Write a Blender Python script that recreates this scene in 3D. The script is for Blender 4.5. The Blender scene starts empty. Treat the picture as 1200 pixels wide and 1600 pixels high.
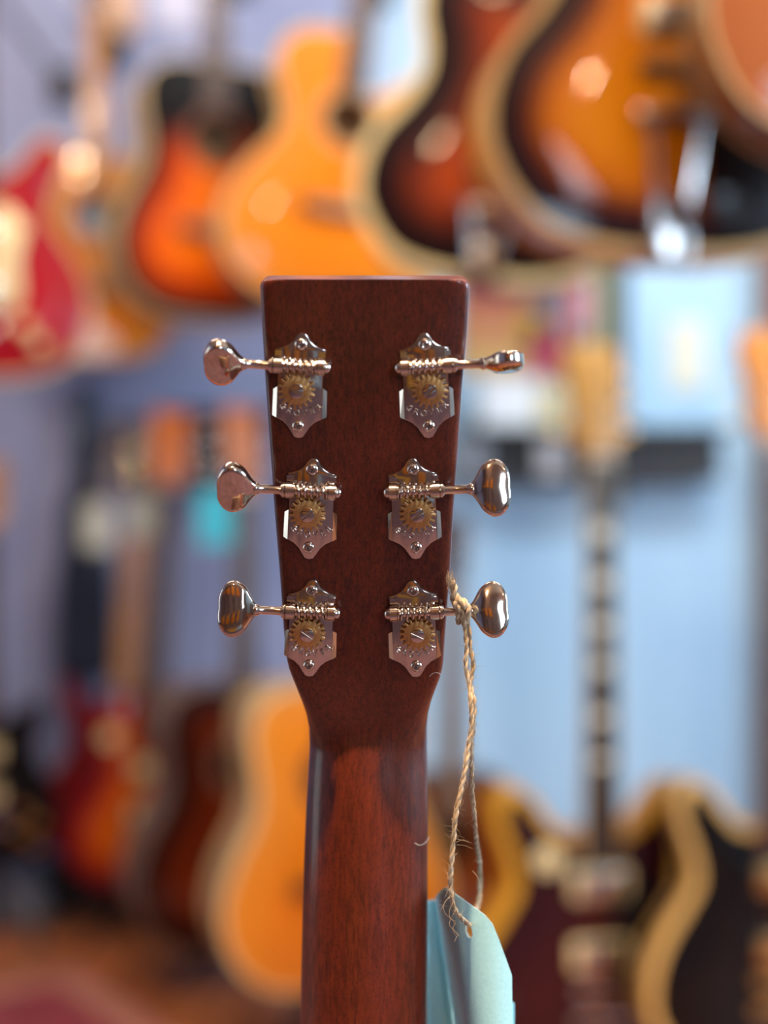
import bpy, bmesh, math, random
from mathutils import Vector, Matrix, Euler
from mathutils.geometry import delaunay_2d_cdt
random.seed(7)
R = math.radians
SC = bpy.context.scene
COL = SC.collection
H = 0.90          # camera height
F = 2200.0        # focal length in pixels of the 1200x1600 frame
# ------------------------------------------------------------------ camera
cd = bpy.data.cameras.new('camera'); cam = bpy.data.objects.new('camera', cd); COL.objects.link(cam)
cam.location = (0, 0, H); cam.rotation_euler = (R(90), 0, 0)
cd.sensor_fit = 'AUTO'; cd.sensor_width = 36; cd.lens = 36 * F / 1600
cd.clip_start = 0.01; cd.clip_end = 60
cd.dof.use_dof = True; cd.dof.focus_distance = 0.497; cd.dof.aperture_fstop = 2.9
SC.camera = cam
# ------------------------------------------------------------------ view, world, lights
SC.view_settings.view_transform = 'Standard'; SC.view_settings.look = 'None'
SC.view_settings.gamma = 1; SC.view_settings.use_curve_mapping = False
SC.view_settings.exposure = 0.0
SC.cycles.use_denoising = True
SC.cycles.caustics_reflective = False; SC.cycles.caustics_refractive = False
SC.cycles.sample_clamp_indirect = 6; SC.cycles.max_bounces = 7
w = bpy.data.worlds.new('daylight'); SC.world = w; w.use_nodes = True
bg = w.node_tree.nodes['Background']; bg.inputs[0].default_value = (0.62, 0.80, 1.0, 1); bg.inputs[1].default_value = 1.2

def light(name, kind, loc, energy, color, target=None, **kw):
    l = bpy.data.lights.new(name, kind); l.energy = energy; l.color = color
    for k, v in kw.items(): setattr(l, k, v)
    o = bpy.data.objects.new(name, l); COL.objects.link(o); o.location = loc
    if target is not None:
        o.rotation_euler = (Vector(target) - Vector(loc)).to_track_quat('-Z', 'Y').to_euler()
    return o
WARM = (1.0, 0.70, 0.42); NEUT = (1.0, 0.84, 0.70); COOL = (0.62, 0.80, 1.0)
# daylight through the shop window behind the camera, on the right
light('window_daylight', 'AREA', (1.35, -2.56, 1.60), 34, COOL, (1.35, 2.6, 1.6), shape='RECTANGLE', size=0.5, size_y=1.2)
# daylight through the window in the left wall
light('side_window_daylight', 'AREA', (-2.54, 0.45, 1.2), 7, (0.90, 0.96, 0.90), (2.0, 0.45, 1.2), shape='RECTANGLE', size=1.0, size_y=2.0)
light('right_window_daylight', 'AREA', (2.54, 0.25, 1.5), 92, COOL, (0.0, 0.5, 0.9), shape='RECTANGLE', size=0.9, size_y=1.1)
# warm ceiling panels along the guitar wall
light('ceiling_light_a', 'AREA', (-0.9, 1.5, 2.72), 34, NEUT, (-0.7, 2.7, 0.9), shape='RECTANGLE', size=1.3, size_y=0.3)
light('ceiling_light_b', 'AREA', (1.0, 1.6, 2.72), 42, (0.86, 0.93, 1.0), (0.8, 2.6, 0.9), shape='RECTANGLE', size=1.3, size_y=0.3)
SPOTS = [(0.04, 0.03, (0.0, 0.5, 0.72), 440), (0.42, 0.02, (0.6, 2.4, 1.1), 60), (1.70, -2.07, (1.7, -2.3, 0.0), 25), (-0.38, -1.99, (-0.5, -2.3, 0.3), 25)]
SPOT_W = 26

# ------------------------------------------------------------------ materials
def lin(c):
    if isinstance(c, str):
        c = c.lstrip('#'); c = tuple(int(c[i:i+2], 16) / 255 for i in (0, 2, 4))
        return tuple(x / 12.92 if x <= 0.04045 else ((x + 0.055) / 1.055) ** 2.4 for x in c) + (1,)
    return tuple(c) + (1,)
MATS = {}
class NT:
    def __init__(s, name):
        s.m = bpy.data.materials.new(name); s.m.use_nodes = True; s.t = s.m.node_tree
        s.b = s.t.nodes['Principled BSDF']; s.n = s.t.nodes; s.l = s.t.links
    def new(s, k, **kw):
        n = s.n.new(k)
        for a, v in kw.items(): setattr(n, a, v)
        return n
    def coords(s, scale=(1, 1, 1), kind='Object'):
        tc = s.new('ShaderNodeTexCoord'); mp = s.new('ShaderNodeMapping')
        s.l.new(tc.outputs[kind], mp.inputs[0]); mp.inputs['Scale'].default_value = scale
        return mp.outputs[0]
    def noise(s, vec, scale=5, detail=3, rough=0.5):
        n = s.new('ShaderNodeTexNoise'); s.l.new(vec, n.inputs['Vector'])
        n.inputs['Scale'].default_value = scale; n.inputs['Detail'].default_value = detail; n.inputs['Roughness'].default_value = rough
        return n.outputs['Fac']
    def ramp(s, fac, stops):
        r = s.new('ShaderNodeValToRGB'); s.l.new(fac, r.inputs[0]); e = r.color_ramp.elements
        while len(e) < len(stops): e.new(0.5)
        for i, (p, c) in enumerate(stops): e[i].position = p; e[i].color = lin(c)
        return r.outputs[0]
    def mix(s, fac, a, b, mode='MIX'):
        m = s.new('ShaderNodeMix', data_type='RGBA', blend_type=mode)
        for sock, v in ((m.inputs[0], fac), (m.inputs[6], a), (m.inputs[7], b)):
            if hasattr(v, 'links'): s.l.new(v, sock)
            elif isinstance(v, (int, float)): sock.default_value = v
            else: sock.default_value = lin(v)
        return m.outputs[2]
    def bump(s, fac, strength=0.2, dist=0.001):
        b = s.new('ShaderNodeBump'); s.l.new(fac, b.inputs['Height'])
        b.inputs['Strength'].default_value = strength; b.inputs['Distance'].default_value = dist
        s.l.new(b.outputs[0], s.b.inputs['Normal'])
    def set(s, **kw):
        for k, v in kw.items():
            sock = s.b.inputs[k.replace('_', ' ')]
            if hasattr(v, 'links'): s.l.new(v, sock)
            else: sock.default_value = v
        return s.m

def paint(name, col, rough=0.5, metal=0.0, coat=0.0, var=0.12, scale=40, bump=0.0, spec=0.5, sheen=0.0):
    if name in MATS: return MATS[name]
    t = NT(name); f = t.noise(t.coords(), scale, 3)
    c = lin(col); dk = tuple(x * (1 - var) for x in c[:3]); lt = tuple(min(1, x * (1 + var)) for x in c[:3])
    t.set(Base_Color=t.ramp(f, [(0.3, dk), (0.7, lt)]), Roughness=rough, Metallic=metal, Coat_Weight=coat, Coat_Roughness=0.06, Specular_IOR_Level=spec, Sheen_Weight=sheen)
    if bump: t.bump(f, bump, 0.002)
    MATS[name] = t.m; return t.m

def wood(name, a, b, rough=0.35, coat=0.6, sx=90, sz=5, coat_rough=0.06):
    if name in MATS: return MATS[name]
    t = NT(name); v = t.coords((sx, sx, sz)); f = t.noise(v, 1.0, 4, 0.6)
    g = t.noise(t.coords((sx * 6, sx * 6, sz * 5)), 1.0, 2)
    c = t.mix(0.35, t.ramp(f, [(0.3, a), (0.7, b)]), t.ramp(g, [(0.35, a), (0.65, b)]))
    t.set(Base_Color=c, Roughness=rough, Coat_Weight=coat, Coat_Roughness=coat_rough); t.bump(g, 0.03, 0.0005)
    MATS[name] = t.m; return t.m

def burst(name, stops, rough=0.45, coat=0.45, metal=0.0, shoulder=None):
    """lacquer that shades from the rim of the top (0) to its middle (1), with grain"""
    if name in MATS: return MATS[name]
    t = NT(name); at = t.new('ShaderNodeAttribute', attribute_name='rim')
    base = t.ramp(at.outputs['Fac'], stops)
    if shoulder:      # black lacquer sprayed over the upper bout
        tc = t.new('ShaderNodeTexCoord'); sp_ = t.new('ShaderNodeSeparateXYZ'); t.l.new(tc.outputs['Object'], sp_.inputs[0])
        base = t.mix(t.ramp(sp_.outputs[2], [(shoulder, (0, 0, 0)), (shoulder + 0.06, (1, 1, 1))]), base, '#070304')
    g = t.noise(t.coords((260, 260, 6)), 1.0, 3)
    k = t.ramp(g, [(0.3, (0.80, 0.80, 0.80)), (0.7, (1.0, 1.0, 1.0))])
    t.set(Base_Color=t.mix(1.0, base, k, 'MULTIPLY'), Roughness=rough, Coat_Weight=coat, Coat_Roughness=0.04, Specular_IOR_Level=0.10, Metallic=metal)
    MATS[name] = t.m; return t.m

# mahogany of the neck in front: red-brown with short dark pores along the grain
def mahogany():
    t = NT('mahogany_gloss')
    band = t.noise(t.coords((55, 55, 7)), 1.0, 4, 0.6)
    fine = t.noise(t.coords((900, 900, 130)), 1.0, 3, 0.7)
    base = t.ramp(band, [(0.25, '#36130a'), (0.5, '#5c220d'), (0.78, '#7e3312')])
    base = t.mix(0.45, base, t.ramp(fine, [(0.35, '#2c0f09'), (0.65, '#742c14')]))
    p1 = t.noise(t.coords((2100, 2100, 110)), 1.0, 2, 0.5)
    p2 = t.noise(t.coords((2300, 2300, 900)), 1.0, 2, 0.5)
    region = t.noise(t.coords((60, 60, 14)), 1.0, 2)
    m1 = t.ramp(p1, [(0.60, (0, 0, 0)), (0.68, (0.9, 0.9, 0.9))])
    m2 = t.ramp(p2, [(0.57, (0, 0, 0)), (0.66, (1, 1, 1))])
    rg = t.ramp(region, [(0.38, (0.2, 0.2, 0.2)), (0.62, (1, 1, 1))])
    base = t.mix(t.mix(1.0, m1, rg, 'MULTIPLY'), base, '#1b0806')
    base = t.mix(t.mix(1.0, m2, (0.62, 0.62, 0.62), 'MULTIPLY'), base, '#250b07')
    t.set(Base_Color=base, Roughness=0.42, Coat_Weight=0.6, Coat_Roughness=0.14, Specular_IOR_Level=0.25)
    t.bump(fine, 0.06, 0.0003)
    return t.m
M_MAHOG = mahogany()
def metal(name, col, rough, var=0.10, tint=None):
    t = NT(name); f = t.noise(t.coords((420, 420, 420)), 1.0, 4, 0.6)
    c = lin(col); dk = tuple(x * (1 - var) for x in c[:3])
    t.set(Base_Color=t.ramp(f, [(0.3, dk), (0.75, c[:3])]), Metallic=1.0)
    r = t.new('ShaderNodeMapRange'); t.l.new(f, r.inputs[0]); r.inputs[3].default_value = rough * 0.7; r.inputs[4].default_value = rough * 1.5
    t.l.new(r.outputs[0], t.b.inputs['Roughness'])
    MATS[name] = t.m; return t.m
M_NICKEL = metal('polished_nickel', '#dccdc0', 0.07)
M_PLATE = metal('nickel_plate', '#d8c8bb', 0.10)
M_BUTTON = metal('nickel_button', '#d9c6b6', 0.085, 0.16)
M_BRASS = metal('brass_gear', '#dcae70', 0.38, 0.18)
M_STEEL = metal('dull_steel', '#8c8580', 0.3)
M_CHROME = metal('chrome_hardware', '#cfcac6', 0.16)
M_GOLD = metal('gold_hardware', '#d8a860', 0.25)
M_DARK = paint('dark_recess', '#120c0a', 0.8)
M_EBONY = wood('ebony', '#120b09', '#231712', 0.45, 0.1)
M_ROSE = wood('rosewood', '#2a140c', '#4a2818', 0.45, 0.1)
M_CREAM = paint('cream_plastic', '#e4cf98', 0.35, coat=0.3, var=0.06)
M_BONE = paint('bone', '#e6dcc4', 0.4)
M_BLACKP = paint('black_plastic', '#0b0b0d', 0.3, coat=0.5)
M_BLACKM = paint('black_metal', '#141416', 0.45, spec=0.4)
M_MAPLE = wood('amber_maple', '#b9722e', '#d39550', 0.35, 0.6)
M_MAHN = wood('brown_neck_wood', '#5b2f1c', '#7c4529', 0.35, 0.5)
M_SIDE_TAN = wood('pale_side_wood', '#a98558', '#c6a57a', 0.4, 0.5)
M_SIDE_BROWN = wood('brown_side_wood', '#6b5142', '#8b7060', 0.4, 0.5)
M_SIDE_DARK = wood('dark_side_wood', '#1d0f0b', '#3a1d12', 0.35, 0.6)

# ------------------------------------------------------------------ mesh helpers (mm in, metres out)
class MB:
    def __init__(s, M=None): s.v = []; s.f = []; s.M = M or Matrix.Identity(4); s.attr = None
    def add(s, vs, fs):
        o = len(s.v); s.v += [s.M @ Vector(p) for p in vs]; s.f += [tuple(i + o for i in f) for f in fs]
    def box(s, c, d, M=None):
        x, y, z = d[0] / 2, d[1] / 2, d[2] / 2
        vs = [Vector((c[0] + a * x, c[1] + b * y, c[2] + e * z)) for a in (-1, 1) for b in (-1, 1) for e in (-1, 1)]
        if M: vs = [M @ p for p in vs]
        s.add(vs, [(0, 1, 3, 2), (4, 6, 7, 5), (0, 4, 5, 1), (2, 3, 7, 6), (0, 2, 6, 4), (1, 5, 7, 3)])
    def bbox(s, c, d, r):     # box with chamfered edges along y
        x, z = d[0] / 2, d[2] / 2
        pts = [(c[0] + a, c[2] + b) for a, b in ((-x + r, -z), (x - r, -z), (x, -z + r), (x, z - r), (x - r, z), (-x + r, z), (-x, z - r), (-x, -z + r))]
        s.prism(pts, c[1] - d[1] / 2, c[1] + d[1] / 2, r * 0.5)
    def prism(s, pts, y0, y1, bev=0.0):
        """polygon in x,z extruded from y0 (front) to y1 (rear); front edge chamfered by bev"""
        n = len(pts); area = sum(pts[i][0] * pts[(i + 1) % n][1] - pts[(i + 1) % n][0] * pts[i][1] for i in range(n))
        if area < 0: pts = pts[::-1]
        rings = []
        if bev: rings += [(inset(pts, bev), y0), (inset(pts, bev * 0.3), y0 + bev * 0.3), (pts, y0 + bev)]
        else: rings += [(pts, y0)]
        rings.append((pts, y1)); vs = [(p[0], y, p[1]) for r, y in rings for p in r]; fs = []
        for k in range(len(rings) - 1):
            for i in range(n):
                j = (i + 1) % n; fs.append((k * n + i, (k + 1) * n + i, (k + 1) * n + j, k * n + j))
        fs.append(tuple(range(n))); fs.append(tuple((len(rings) - 1) * n + i for i in range(n))[::-1])
        s.add(vs, fs)
    def lathe(s, prof, c=(0, 0, 0), axis='y', n=24, cap=True):
        """prof = [(radius, along)], revolved round the axis through c"""
        vs = []; fs = []
        for r, a in prof:
            for i in range(n):
                t = 2 * math.pi * i / n; p, q = r * math.cos(t), r * math.sin(t)
                v = {'x': (a, p, q), 'y': (p, a, q), 'z': (p, q, a)}[axis]; vs.append((v[0] + c[0], v[1] + c[1], v[2] + c[2]))
        for k in range(len(prof) - 1):
            for i in range(n):
                j = (i + 1) % n; fs.append((k * n + i, k * n + j, (k + 1) * n + j, (k + 1) * n + i))
        if cap: fs.append(tuple(range(n))[::-1]); fs.append(tuple((len(prof) - 1) * n + i for i in range(n)))
        s.add(vs, fs)
    def tube(s, pts, r, n=8, closed=False, cap=True):
        pts = [Vector(p) for p in pts]; m = len(pts); vs = []; fs = []; up = None
        for i, p in enumerate(pts):
            a = pts[(i - 1) % m] if closed or i > 0 else p; b = pts[(i + 1) % m] if closed or i < m - 1 else p
            t = (b - a).normalized() if (b - a).length > 1e-9 else Vector((0, 0, 1))
            if up is None: up = Vector((0, 1, 0)) if abs(t.y) < 0.9 else Vector((1, 0, 0))
            up = (up - t * up.dot(t)); up = up.normalized() if up.length > 1e-6 else t.orthogonal().normalized()
            q = t.cross(up); rr = r[i] if isinstance(r, (list, tuple)) else r
            for k in range(n):
                g = 2 * math.pi * k / n; vs.append(p + (up * math.cos(g) + q * math.sin(g)) * rr)
        for i in range(m if closed else m - 1):
            j = (i + 1) % m
            for k in range(n):
                l = (k + 1) % n; fs.append((i * n + k, j * n + k, j * n + l, i * n + l))
        if cap and not closed: fs.append(tuple(range(n))[::-1]); fs.append(tuple((m - 1) * n + k for k in range(n)))
        s.add(vs, fs)
    def ellipsoid(s, c, r, n=14, m=8):
        prof = [(max(1e-3, math.sin(math.pi * k / m)), -math.cos(math.pi * k / m)) for k in range(m + 1)]
        vs = []; fs = []
        for a, b in prof:
            for i in range(n):
                t = 2 * math.pi * i / n; vs.append((c[0] + r[0] * a * math.cos(t), c[1] + r[1] * a * math.sin(t), c[2] + r[2] * b))
        for k in range(m):
            for i in range(n):
                j = (i + 1) % n; fs.append((k * n + i, k * n + j, (k + 1) * n + j, (k + 1) * n + i))
        s.add(vs, fs)
    def build(s, name, mat, parent=None, smooth=True, angle=38, scale=0.001, fix=True):
        me = bpy.data.meshes.new(name); me.from_pydata([tuple(Vector(p) * scale) for p in s.v], [], s.f)
        if fix:
            bm = bmesh.new(); bm.from_mesh(me); bmesh.ops.recalc_face_normals(bm, faces=bm.faces[:]); bm.to_mesh(me); bm.free()
        if s.attr:
            a = me.attributes.new('rim', 'FLOAT', 'POINT'); a.data.foreach_set('value', s.attr)
        if smooth:
            me.polygons.foreach_set('use_smooth', [True] * len(me.polygons)); me.set_sharp_from_angle(angle=R(angle))
        me.update(); me.materials.append(mat)
        o = bpy.data.objects.new(name, me); COL.objects.link(o)
        if parent: o.parent = parent
        return o
def inset(pts, d):
    n = len(pts); out = []
    for i in range(n):
        a, b, c = pts[i - 1], pts[i], pts[(i + 1) % n]
        e1 = Vector((b[0] - a[0], b[1] - a[1])); e2 = Vector((c[0] - b[0], c[1] - b[1]))
        if e1.length < 1e-9 or e2.length < 1e-9: out.append(b); continue
        e1.normalize(); e2.normalize(); n1 = Vector((-e1.y, e1.x)); n2 = Vector((-e2.y, e2.x)); m = n1 + n2
        if m.length < 0.3: out.append((b[0] + n1.x * d, b[1] + n1.y * d)); continue
        m.normalize(); k = d / max(0.45, m.dot(n1)); out.append((b[0] + m.x * k, b[1] + m.y * k))
    return out
def catmull(p, k=4, closed=False):
    n = len(p); out = []
    for i in range(n if closed else n - 1):
        P = [p[(i + q) % n] if closed else p[min(n - 1, max(0, i + q))] for q in (-1, 0, 1, 2)]
        for j in range(k):
            t = j / k; out.append(tuple(0.5 * (2 * P[1][c] + (P[2][c] - P[0][c]) * t + (2 * P[0][c] - 5 * P[1][c] + 4 * P[2][c] - P[3][c]) * t * t + (3 * P[1][c] - P[0][c] - 3 * P[2][c] + P[3][c]) * t ** 3) for c in range(len(p[0]))))
    if not closed: out.append(tuple(p[-1]))
    return out
def at(px, py, d): return Vector(((px - 600) * d / F, d, H + (800 - py) * d / F))
def empty(name, loc, rot=(0, 0, 0)):
    o = bpy.data.objects.new(name, None); COL.objects.link(o); o.location = loc; o.rotation_euler = rot; o.empty_display_size = 0.05
    return o
def tag(o, label, cat, group=None, kind=None):
    if label: o['label'] = label
    if cat: o['category'] = cat
    if group: o['group'] = group
    if kind: o['kind'] = kind
    return o
def struct(mb, name, mat, **kw):
    o = mb.build(name, mat, None, scale=1.0, **kw); o['kind'] = 'structure'; return o
def sstep(a, b, x):
    t = min(1, max(0, (x - a) / (b - a))); return t * t * (3 - 2 * t)

# ------------------------------------------------------------------ the room
RX, Y0, Y1, ZT = 2.6, -2.6, 3.2, 2.8
def wall_paint(name, col, col2, sx=1.6, sz=0.25, rough=0.6):
    t = NT(name); f = t.noise(t.coords((sx, sx, sz)), 1.6, 3, 0.55); g = t.noise(t.coords((60, 60, 60)), 1.0, 4)
    t.set(Base_Color=t.ramp(f, [(0.35, col), (0.65, col2)]), Roughness=rough); t.bump(g, 0.08, 0.002); return t.m
M_WALL = wall_paint('pale_blue_wall_paint', '#a2c9e6', '#bce0f6', 3.0, 0.3)
# weaker, warmer light on the far wall's left half, painted in as lavender
_t = M_WALL.node_tree; _b = _t.nodes['Principled BSDF']; _src = _b.inputs['Base Color'].links[0].from_socket
_tc = _t.nodes.new('ShaderNodeTexCoord'); _sp = _t.nodes.new('ShaderNodeSeparateXYZ'); _t.links.new(_tc.outputs['Object'], _sp.inputs[0])
_mr = _t.nodes.new('ShaderNodeMapRange'); _t.links.new(_sp.outputs[0], _mr.inputs[0]); _mr.inputs[1].default_value = -0.12; _mr.inputs[2].default_value = 0.10
_mx = _t.nodes.new('ShaderNodeMix'); _mx.data_type = 'RGBA'; _t.links.new(_mr.outputs[0], _mx.inputs[0]); _mx.inputs[6].default_value = lin('#949cbe'); _t.links.new(_src, _mx.inputs[7]); _t.links.new(_mx.outputs[2], _b.inputs['Base Color'])
M_WALL2 = wall_paint('mauve_brown_wall_paint', '#6f5a58', '#85706c')
b = MB(); b.box((0, Y1 + 0.05, ZT / 2), (2 * RX + 0.2, 0.1, ZT)); struct(b, 'wall_far', M_WALL, smooth=False)
b = MB()   # left wall with a window opening
for c, d in (((-RX - 0.05, (Y0 - 0.15) / 2, ZT / 2), (0.1, -0.15 - Y0, ZT)), ((-RX - 0.05, (1.05 + Y1) / 2, ZT / 2), (0.1, Y1 - 1.05, ZT)),
             ((-RX - 0.05, 0.45, 0.05), (0.1, 1.2, 0.10)), ((-RX - 0.05, 0.45, (2.25 + ZT) / 2), (0.1, 1.2, ZT - 2.25))): b.box(c, d)
struct(b, 'wall_left', M_WALL, smooth=False)
b = MB()   # right wall with a window opening
for c, d in (((RX + 0.05, (Y0 - 0.25) / 2, ZT / 2), (0.1, -0.25 - Y0, ZT)), ((RX + 0.05, (0.75 + Y1) / 2, ZT / 2), (0.1, Y1 - 0.75, ZT)),
             ((RX + 0.05, 0.25, 0.45), (0.1, 1.0, 0.9)), ((RX + 0.05, 0.25, (2.1 + ZT) / 2), (0.1, 1.0, ZT - 2.1))): b.box(c, d)
struct(b, 'wall_right', M_WALL, smooth=False)
b = MB()   # rear wall, behind the camera, with the shop window
for c, d in (((-0.75, Y0 - 0.05, ZT / 2), (3.7, 0.1, ZT)), ((2.1, Y0 - 0.05, ZT / 2), (1.0, 0.1, ZT)),
             ((1.35, Y0 - 0.05, 0.475), (0.5, 0.1, 0.95)), ((1.35, Y0 - 0.05, (2.25 + ZT) / 2), (0.5, 0.1, ZT - 2.25))): b.box(c, d)
struct(b, 'wall_rear', M_WALL2, smooth=False)
b = MB(); b.box((0, (Y0 + Y1) / 2, ZT + 0.05), (2 * RX + 0.2, Y1 - Y0 + 0.2, 0.1)); struct(b, 'ceiling', paint('ceiling_paint', '#cbb9a6', 0.9, var=0.04, scale=6), smooth=False)
b = MB(); b.box((0, (Y0 + Y1) / 2, -0.06), (2 * RX + 0.2, Y1 - Y0 + 0.2, 0.08)); floor = struct(b, 'floor', paint('subfloor', '#2a1a12', 0.9), smooth=False)
pl_m = [wood('floor_oak_%s' % s, a, c, 0.42, 0.25, 26, 1.2) for s, a, c in (('amber', '#8e5230', '#b36a3c'), ('brown', '#7c4628', '#a05c34'), ('red', '#94502e', '#bb6e40'))]
for i, m in enumerate(pl_m):      # grain runs along y on the floor
    for n in m.node_tree.nodes:
        if n.type == 'MAPPING': s_ = n.inputs['Scale'].default_value; n.inputs['Scale'].default_value = (s_[0], s_[2], s_[0])
pm = []
for m in pl_m:
    for L in (0.8, 1.2, 1.45):
        q = MB(); q.box((0, 0, -0.010), (0.1265, L - 0.003, 0.02)); me = q.build('plank', m, None, smooth=False, scale=1.0); pm.append((L, me.data)); bpy.data.objects.remove(me)
x = -RX + 0.065
while x < RX:
    y = Y0 + random.uniform(-0.5, 0)
    while y < Y1:
        L, me = random.choice(pm); ya, yb = max(y, Y0), min(y + L, Y1)
        if yb - ya > 0.02:
            o = bpy.data.objects.new('plank', me); COL.objects.link(o); o.parent = floor
            o.location = (x, (ya + yb) / 2, 0.0); o.scale = (1, (yb - ya) / L, 1)
        y += L
    x += 0.13
M_BASE = paint('black_baseboard_paint', '#17181b', 0.5)
for nm, c, d in (('baseboard_far', (0, Y1 - 0.012, 0.055), (2 * RX, 0.024, 0.11)), ('baseboard_left', (-RX + 0.012, 0.3, 0.055), (0.024, 5.74, 0.11)),
                 ('baseboard_right', (RX - 0.012, 0.3, 0.055), (0.024, 5.74, 0.11))):
    b = MB(); b.box(c, d); struct(b, nm, M_BASE, smooth=False)
# windows (frames, mullion, pane)
M_FRAME = paint('white_window_paint', '#cfc9c0', 0.4)
tg = NT('window_glass'); tr = tg.new('ShaderNodeBsdfTransparent'); gl = tg.new('ShaderNodeBsdfGlossy'); mx = tg.new('ShaderNodeMixShader')
fr = tg.new('ShaderNodeFresnel'); gl.inputs['Roughness'].default_value = 0.02; tg.l.new(fr.outputs[0], mx.inputs[0]); tg.l.new(tr.outputs[0], mx.inputs[1]); tg.l.new(gl.outputs[0], mx.inputs[2])
tg.l.new(mx.outputs[0], tg.n['Material Output'].inputs[0]); M_GLASS = tg.m
def window(name, c, wdt, hgt, rotz):
    r = empty(name, c, (0, 0, rotz)); r['kind'] = 'structure'
    q = MB()
    for cc, dd in (((0, 0, hgt / 2 - 0.03), (wdt, 0.08, 0.06)), ((0, 0, -hgt / 2 + 0.03), (wdt, 0.08, 0.06)), ((-wdt / 2 + 0.03, 0, 0), (0.06, 0.08, hgt)), ((wdt / 2 - 0.03, 0, 0), (0.06, 0.08, hgt)), ((0, 0, 0), (0.04, 0.06, hgt))): q.box(cc, dd)
    q.build('window_frame', M_FRAME, r, smooth=False, scale=1.0)
    q = MB(); q.box((0, 0, 0), (wdt - 0.1, 0.006, hgt - 0.1)); q.build('pane', M_GLASS, r, smooth=False, scale=1.0)
window('window_1', (1.35, Y0 - 0.05, 1.6), 0.5, 1.3, 0)
window('window_3', (RX + 0.05, 0.25, 1.5), 1.0, 1.2, R(90))
window('window_2', (-RX - 0.05, 0.45, 1.175), 1.2, 2.15, R(90))

# ceiling track spots: lamp bodies with their own light
M_LAMP = paint('white_lamp_metal', '#b9b2aa', 0.4)
te = NT('warm_bulb_glass'); te.set(Emission_Color=lin('#ffd08c'), Emission_Strength=40.0); M_BULB = te.m
for i, (sx, sy, aim, pw) in enumerate(SPOTS):
    r = empty('spot_lamp', (sx, sy, ZT)); tag(r, 'warm white ceiling spot lamp above the shop floor behind the camera', 'lamp', 'ceiling spot lamps')
    q = MB(); q.lathe([(45, 0), (45, -18), (12, -22), (12, -70)], n=20, axis='z'); q.build('mount', M_LAMP, r)
    q = MB(); q.lathe([(20, -60), (38, -80), (42, -160), (38, -160), (34, -90), (5, -84)], n=20, axis='z', cap=False); q.build('lamp_shade', M_LAMP, r)
    q = MB(); q.ellipsoid((0, 0, -135), (24, 24, 24)); q.build('bulb', M_BULB, r)
    light('spot_light', 'POINT', (sx, sy, ZT - 0.20), 13 if sy < -1 else 8, WARM, shadow_soft_size=0.03)
    light('spot_beam', 'SPOT', (sx, sy, ZT - 0.18), pw, WARM, aim, spot_size=R(62), spot_blend=0.6, shadow_soft_size=0.03)
# ------------------------------------------------------------------ guitars (local: x right, front towards -y, z up, mm)
HALF = {
 'dread': [(0,0),(60,2),(120,14),(170,52),(196,110),(196,165),(175,225),(148,275),(137,315),(139,360),(146,405),(142,450),(118,482),(75,497),(0,500)],
 'jumbo': [(0,0),(70,3),(140,22),(195,70),(216,135),(208,200),(175,260),(138,310),(125,345),(130,385),(148,430),(150,475),(125,512),(80,530),(0,533)],
 'single': [(0,0),(60,3),(115,20),(155,65),(165,115),(155,165),(128,215),(113,250),(115,285),(128,325),(128,370),(105,405),(70,425),(0,432)],
 'horned': [(0,0),(60,3),(115,20),(155,70),(160,120),(140,180),(112,230),(104,265),(115,310),(132,350),(132,385),(118,392),(98,368),(70,345),(45,334),(0,330)],
 'thin': [(0,0),(80,4),(150,25),(197,85),(203,140),(185,200),(150,255),(132,290),(140,335),(155,375),(155,415),(132,434),(105,424),(80,392),(52,366),(0,360)],
 'arch': [(0,0),(80,4),(150,28),(200,90),(212,150),(195,215),(155,270),(135,310),(135,350),(148,400),(146,450),(120,490),(75,508),(0,512)],
}
RIGHT = {'single': [(0,0),(60,3),(115,20),(155,65),(165,115),(155,165),(128,215),(113,250),(115,285),(126,320),(134,352),(124,378),(102,376),(75,352),(45,340),(0,350)],
         'jumbo_cut': [(0,0),(70,3),(140,22),(195,70),(216,135),(208,200),(175,260),(138,310),(125,345),(130,385),(150,425),(154,462),(138,482),(110,470),(70,432),(40,420),(0,425)]}
BODY_TOP = {'dread': 500, 'jumbo': 533, 'single': 350, 'horned': 330, 'thin': 360, 'arch': 512}
def outline(kind, right=None):
    Lp = catmull(HALF[kind], 4); Rp = catmull(RIGHT[right] if right else HALF[kind], 4)
    pts = [(x, z) for x, z in Rp] + [(-x, z) for x, z in reversed(Lp)]
    out = []
    for p in pts:
        if not out or (Vector(p) - Vector(out[-1])).length > 2: out.append(p)
    if (Vector(out[0]) - Vector(out[-1])).length < 2: out.pop()
    return out
def seg_dist(px, pz, pts):
    m = 1e9; n = len(pts)
    for i in range(n):
        ax, az = pts[i]; bx, bz = pts[(i + 1) % n]; dx, dz = bx - ax, bz - az
        t = max(0, min(1, ((px - ax) * dx + (pz - az) * dz) / (dx * dx + dz * dz + 1e-9)))
        d = (px - ax - t * dx) ** 2 + (pz - az - t * dz) ** 2
        if d < m: m = d
    return math.sqrt(m)
def inside(px, pz, pts):
    c = False; n = len(pts); j = n - 1
    for i in range(n):
        if (pts[i][1] > pz) != (pts[j][1] > pz) and px < (pts[j][0] - pts[i][0]) * (pz - pts[i][1]) / (pts[j][1] - pts[i][1]) + pts[i][0]: c = not c
        j = i
    return c
_TOPS = {}
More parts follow.
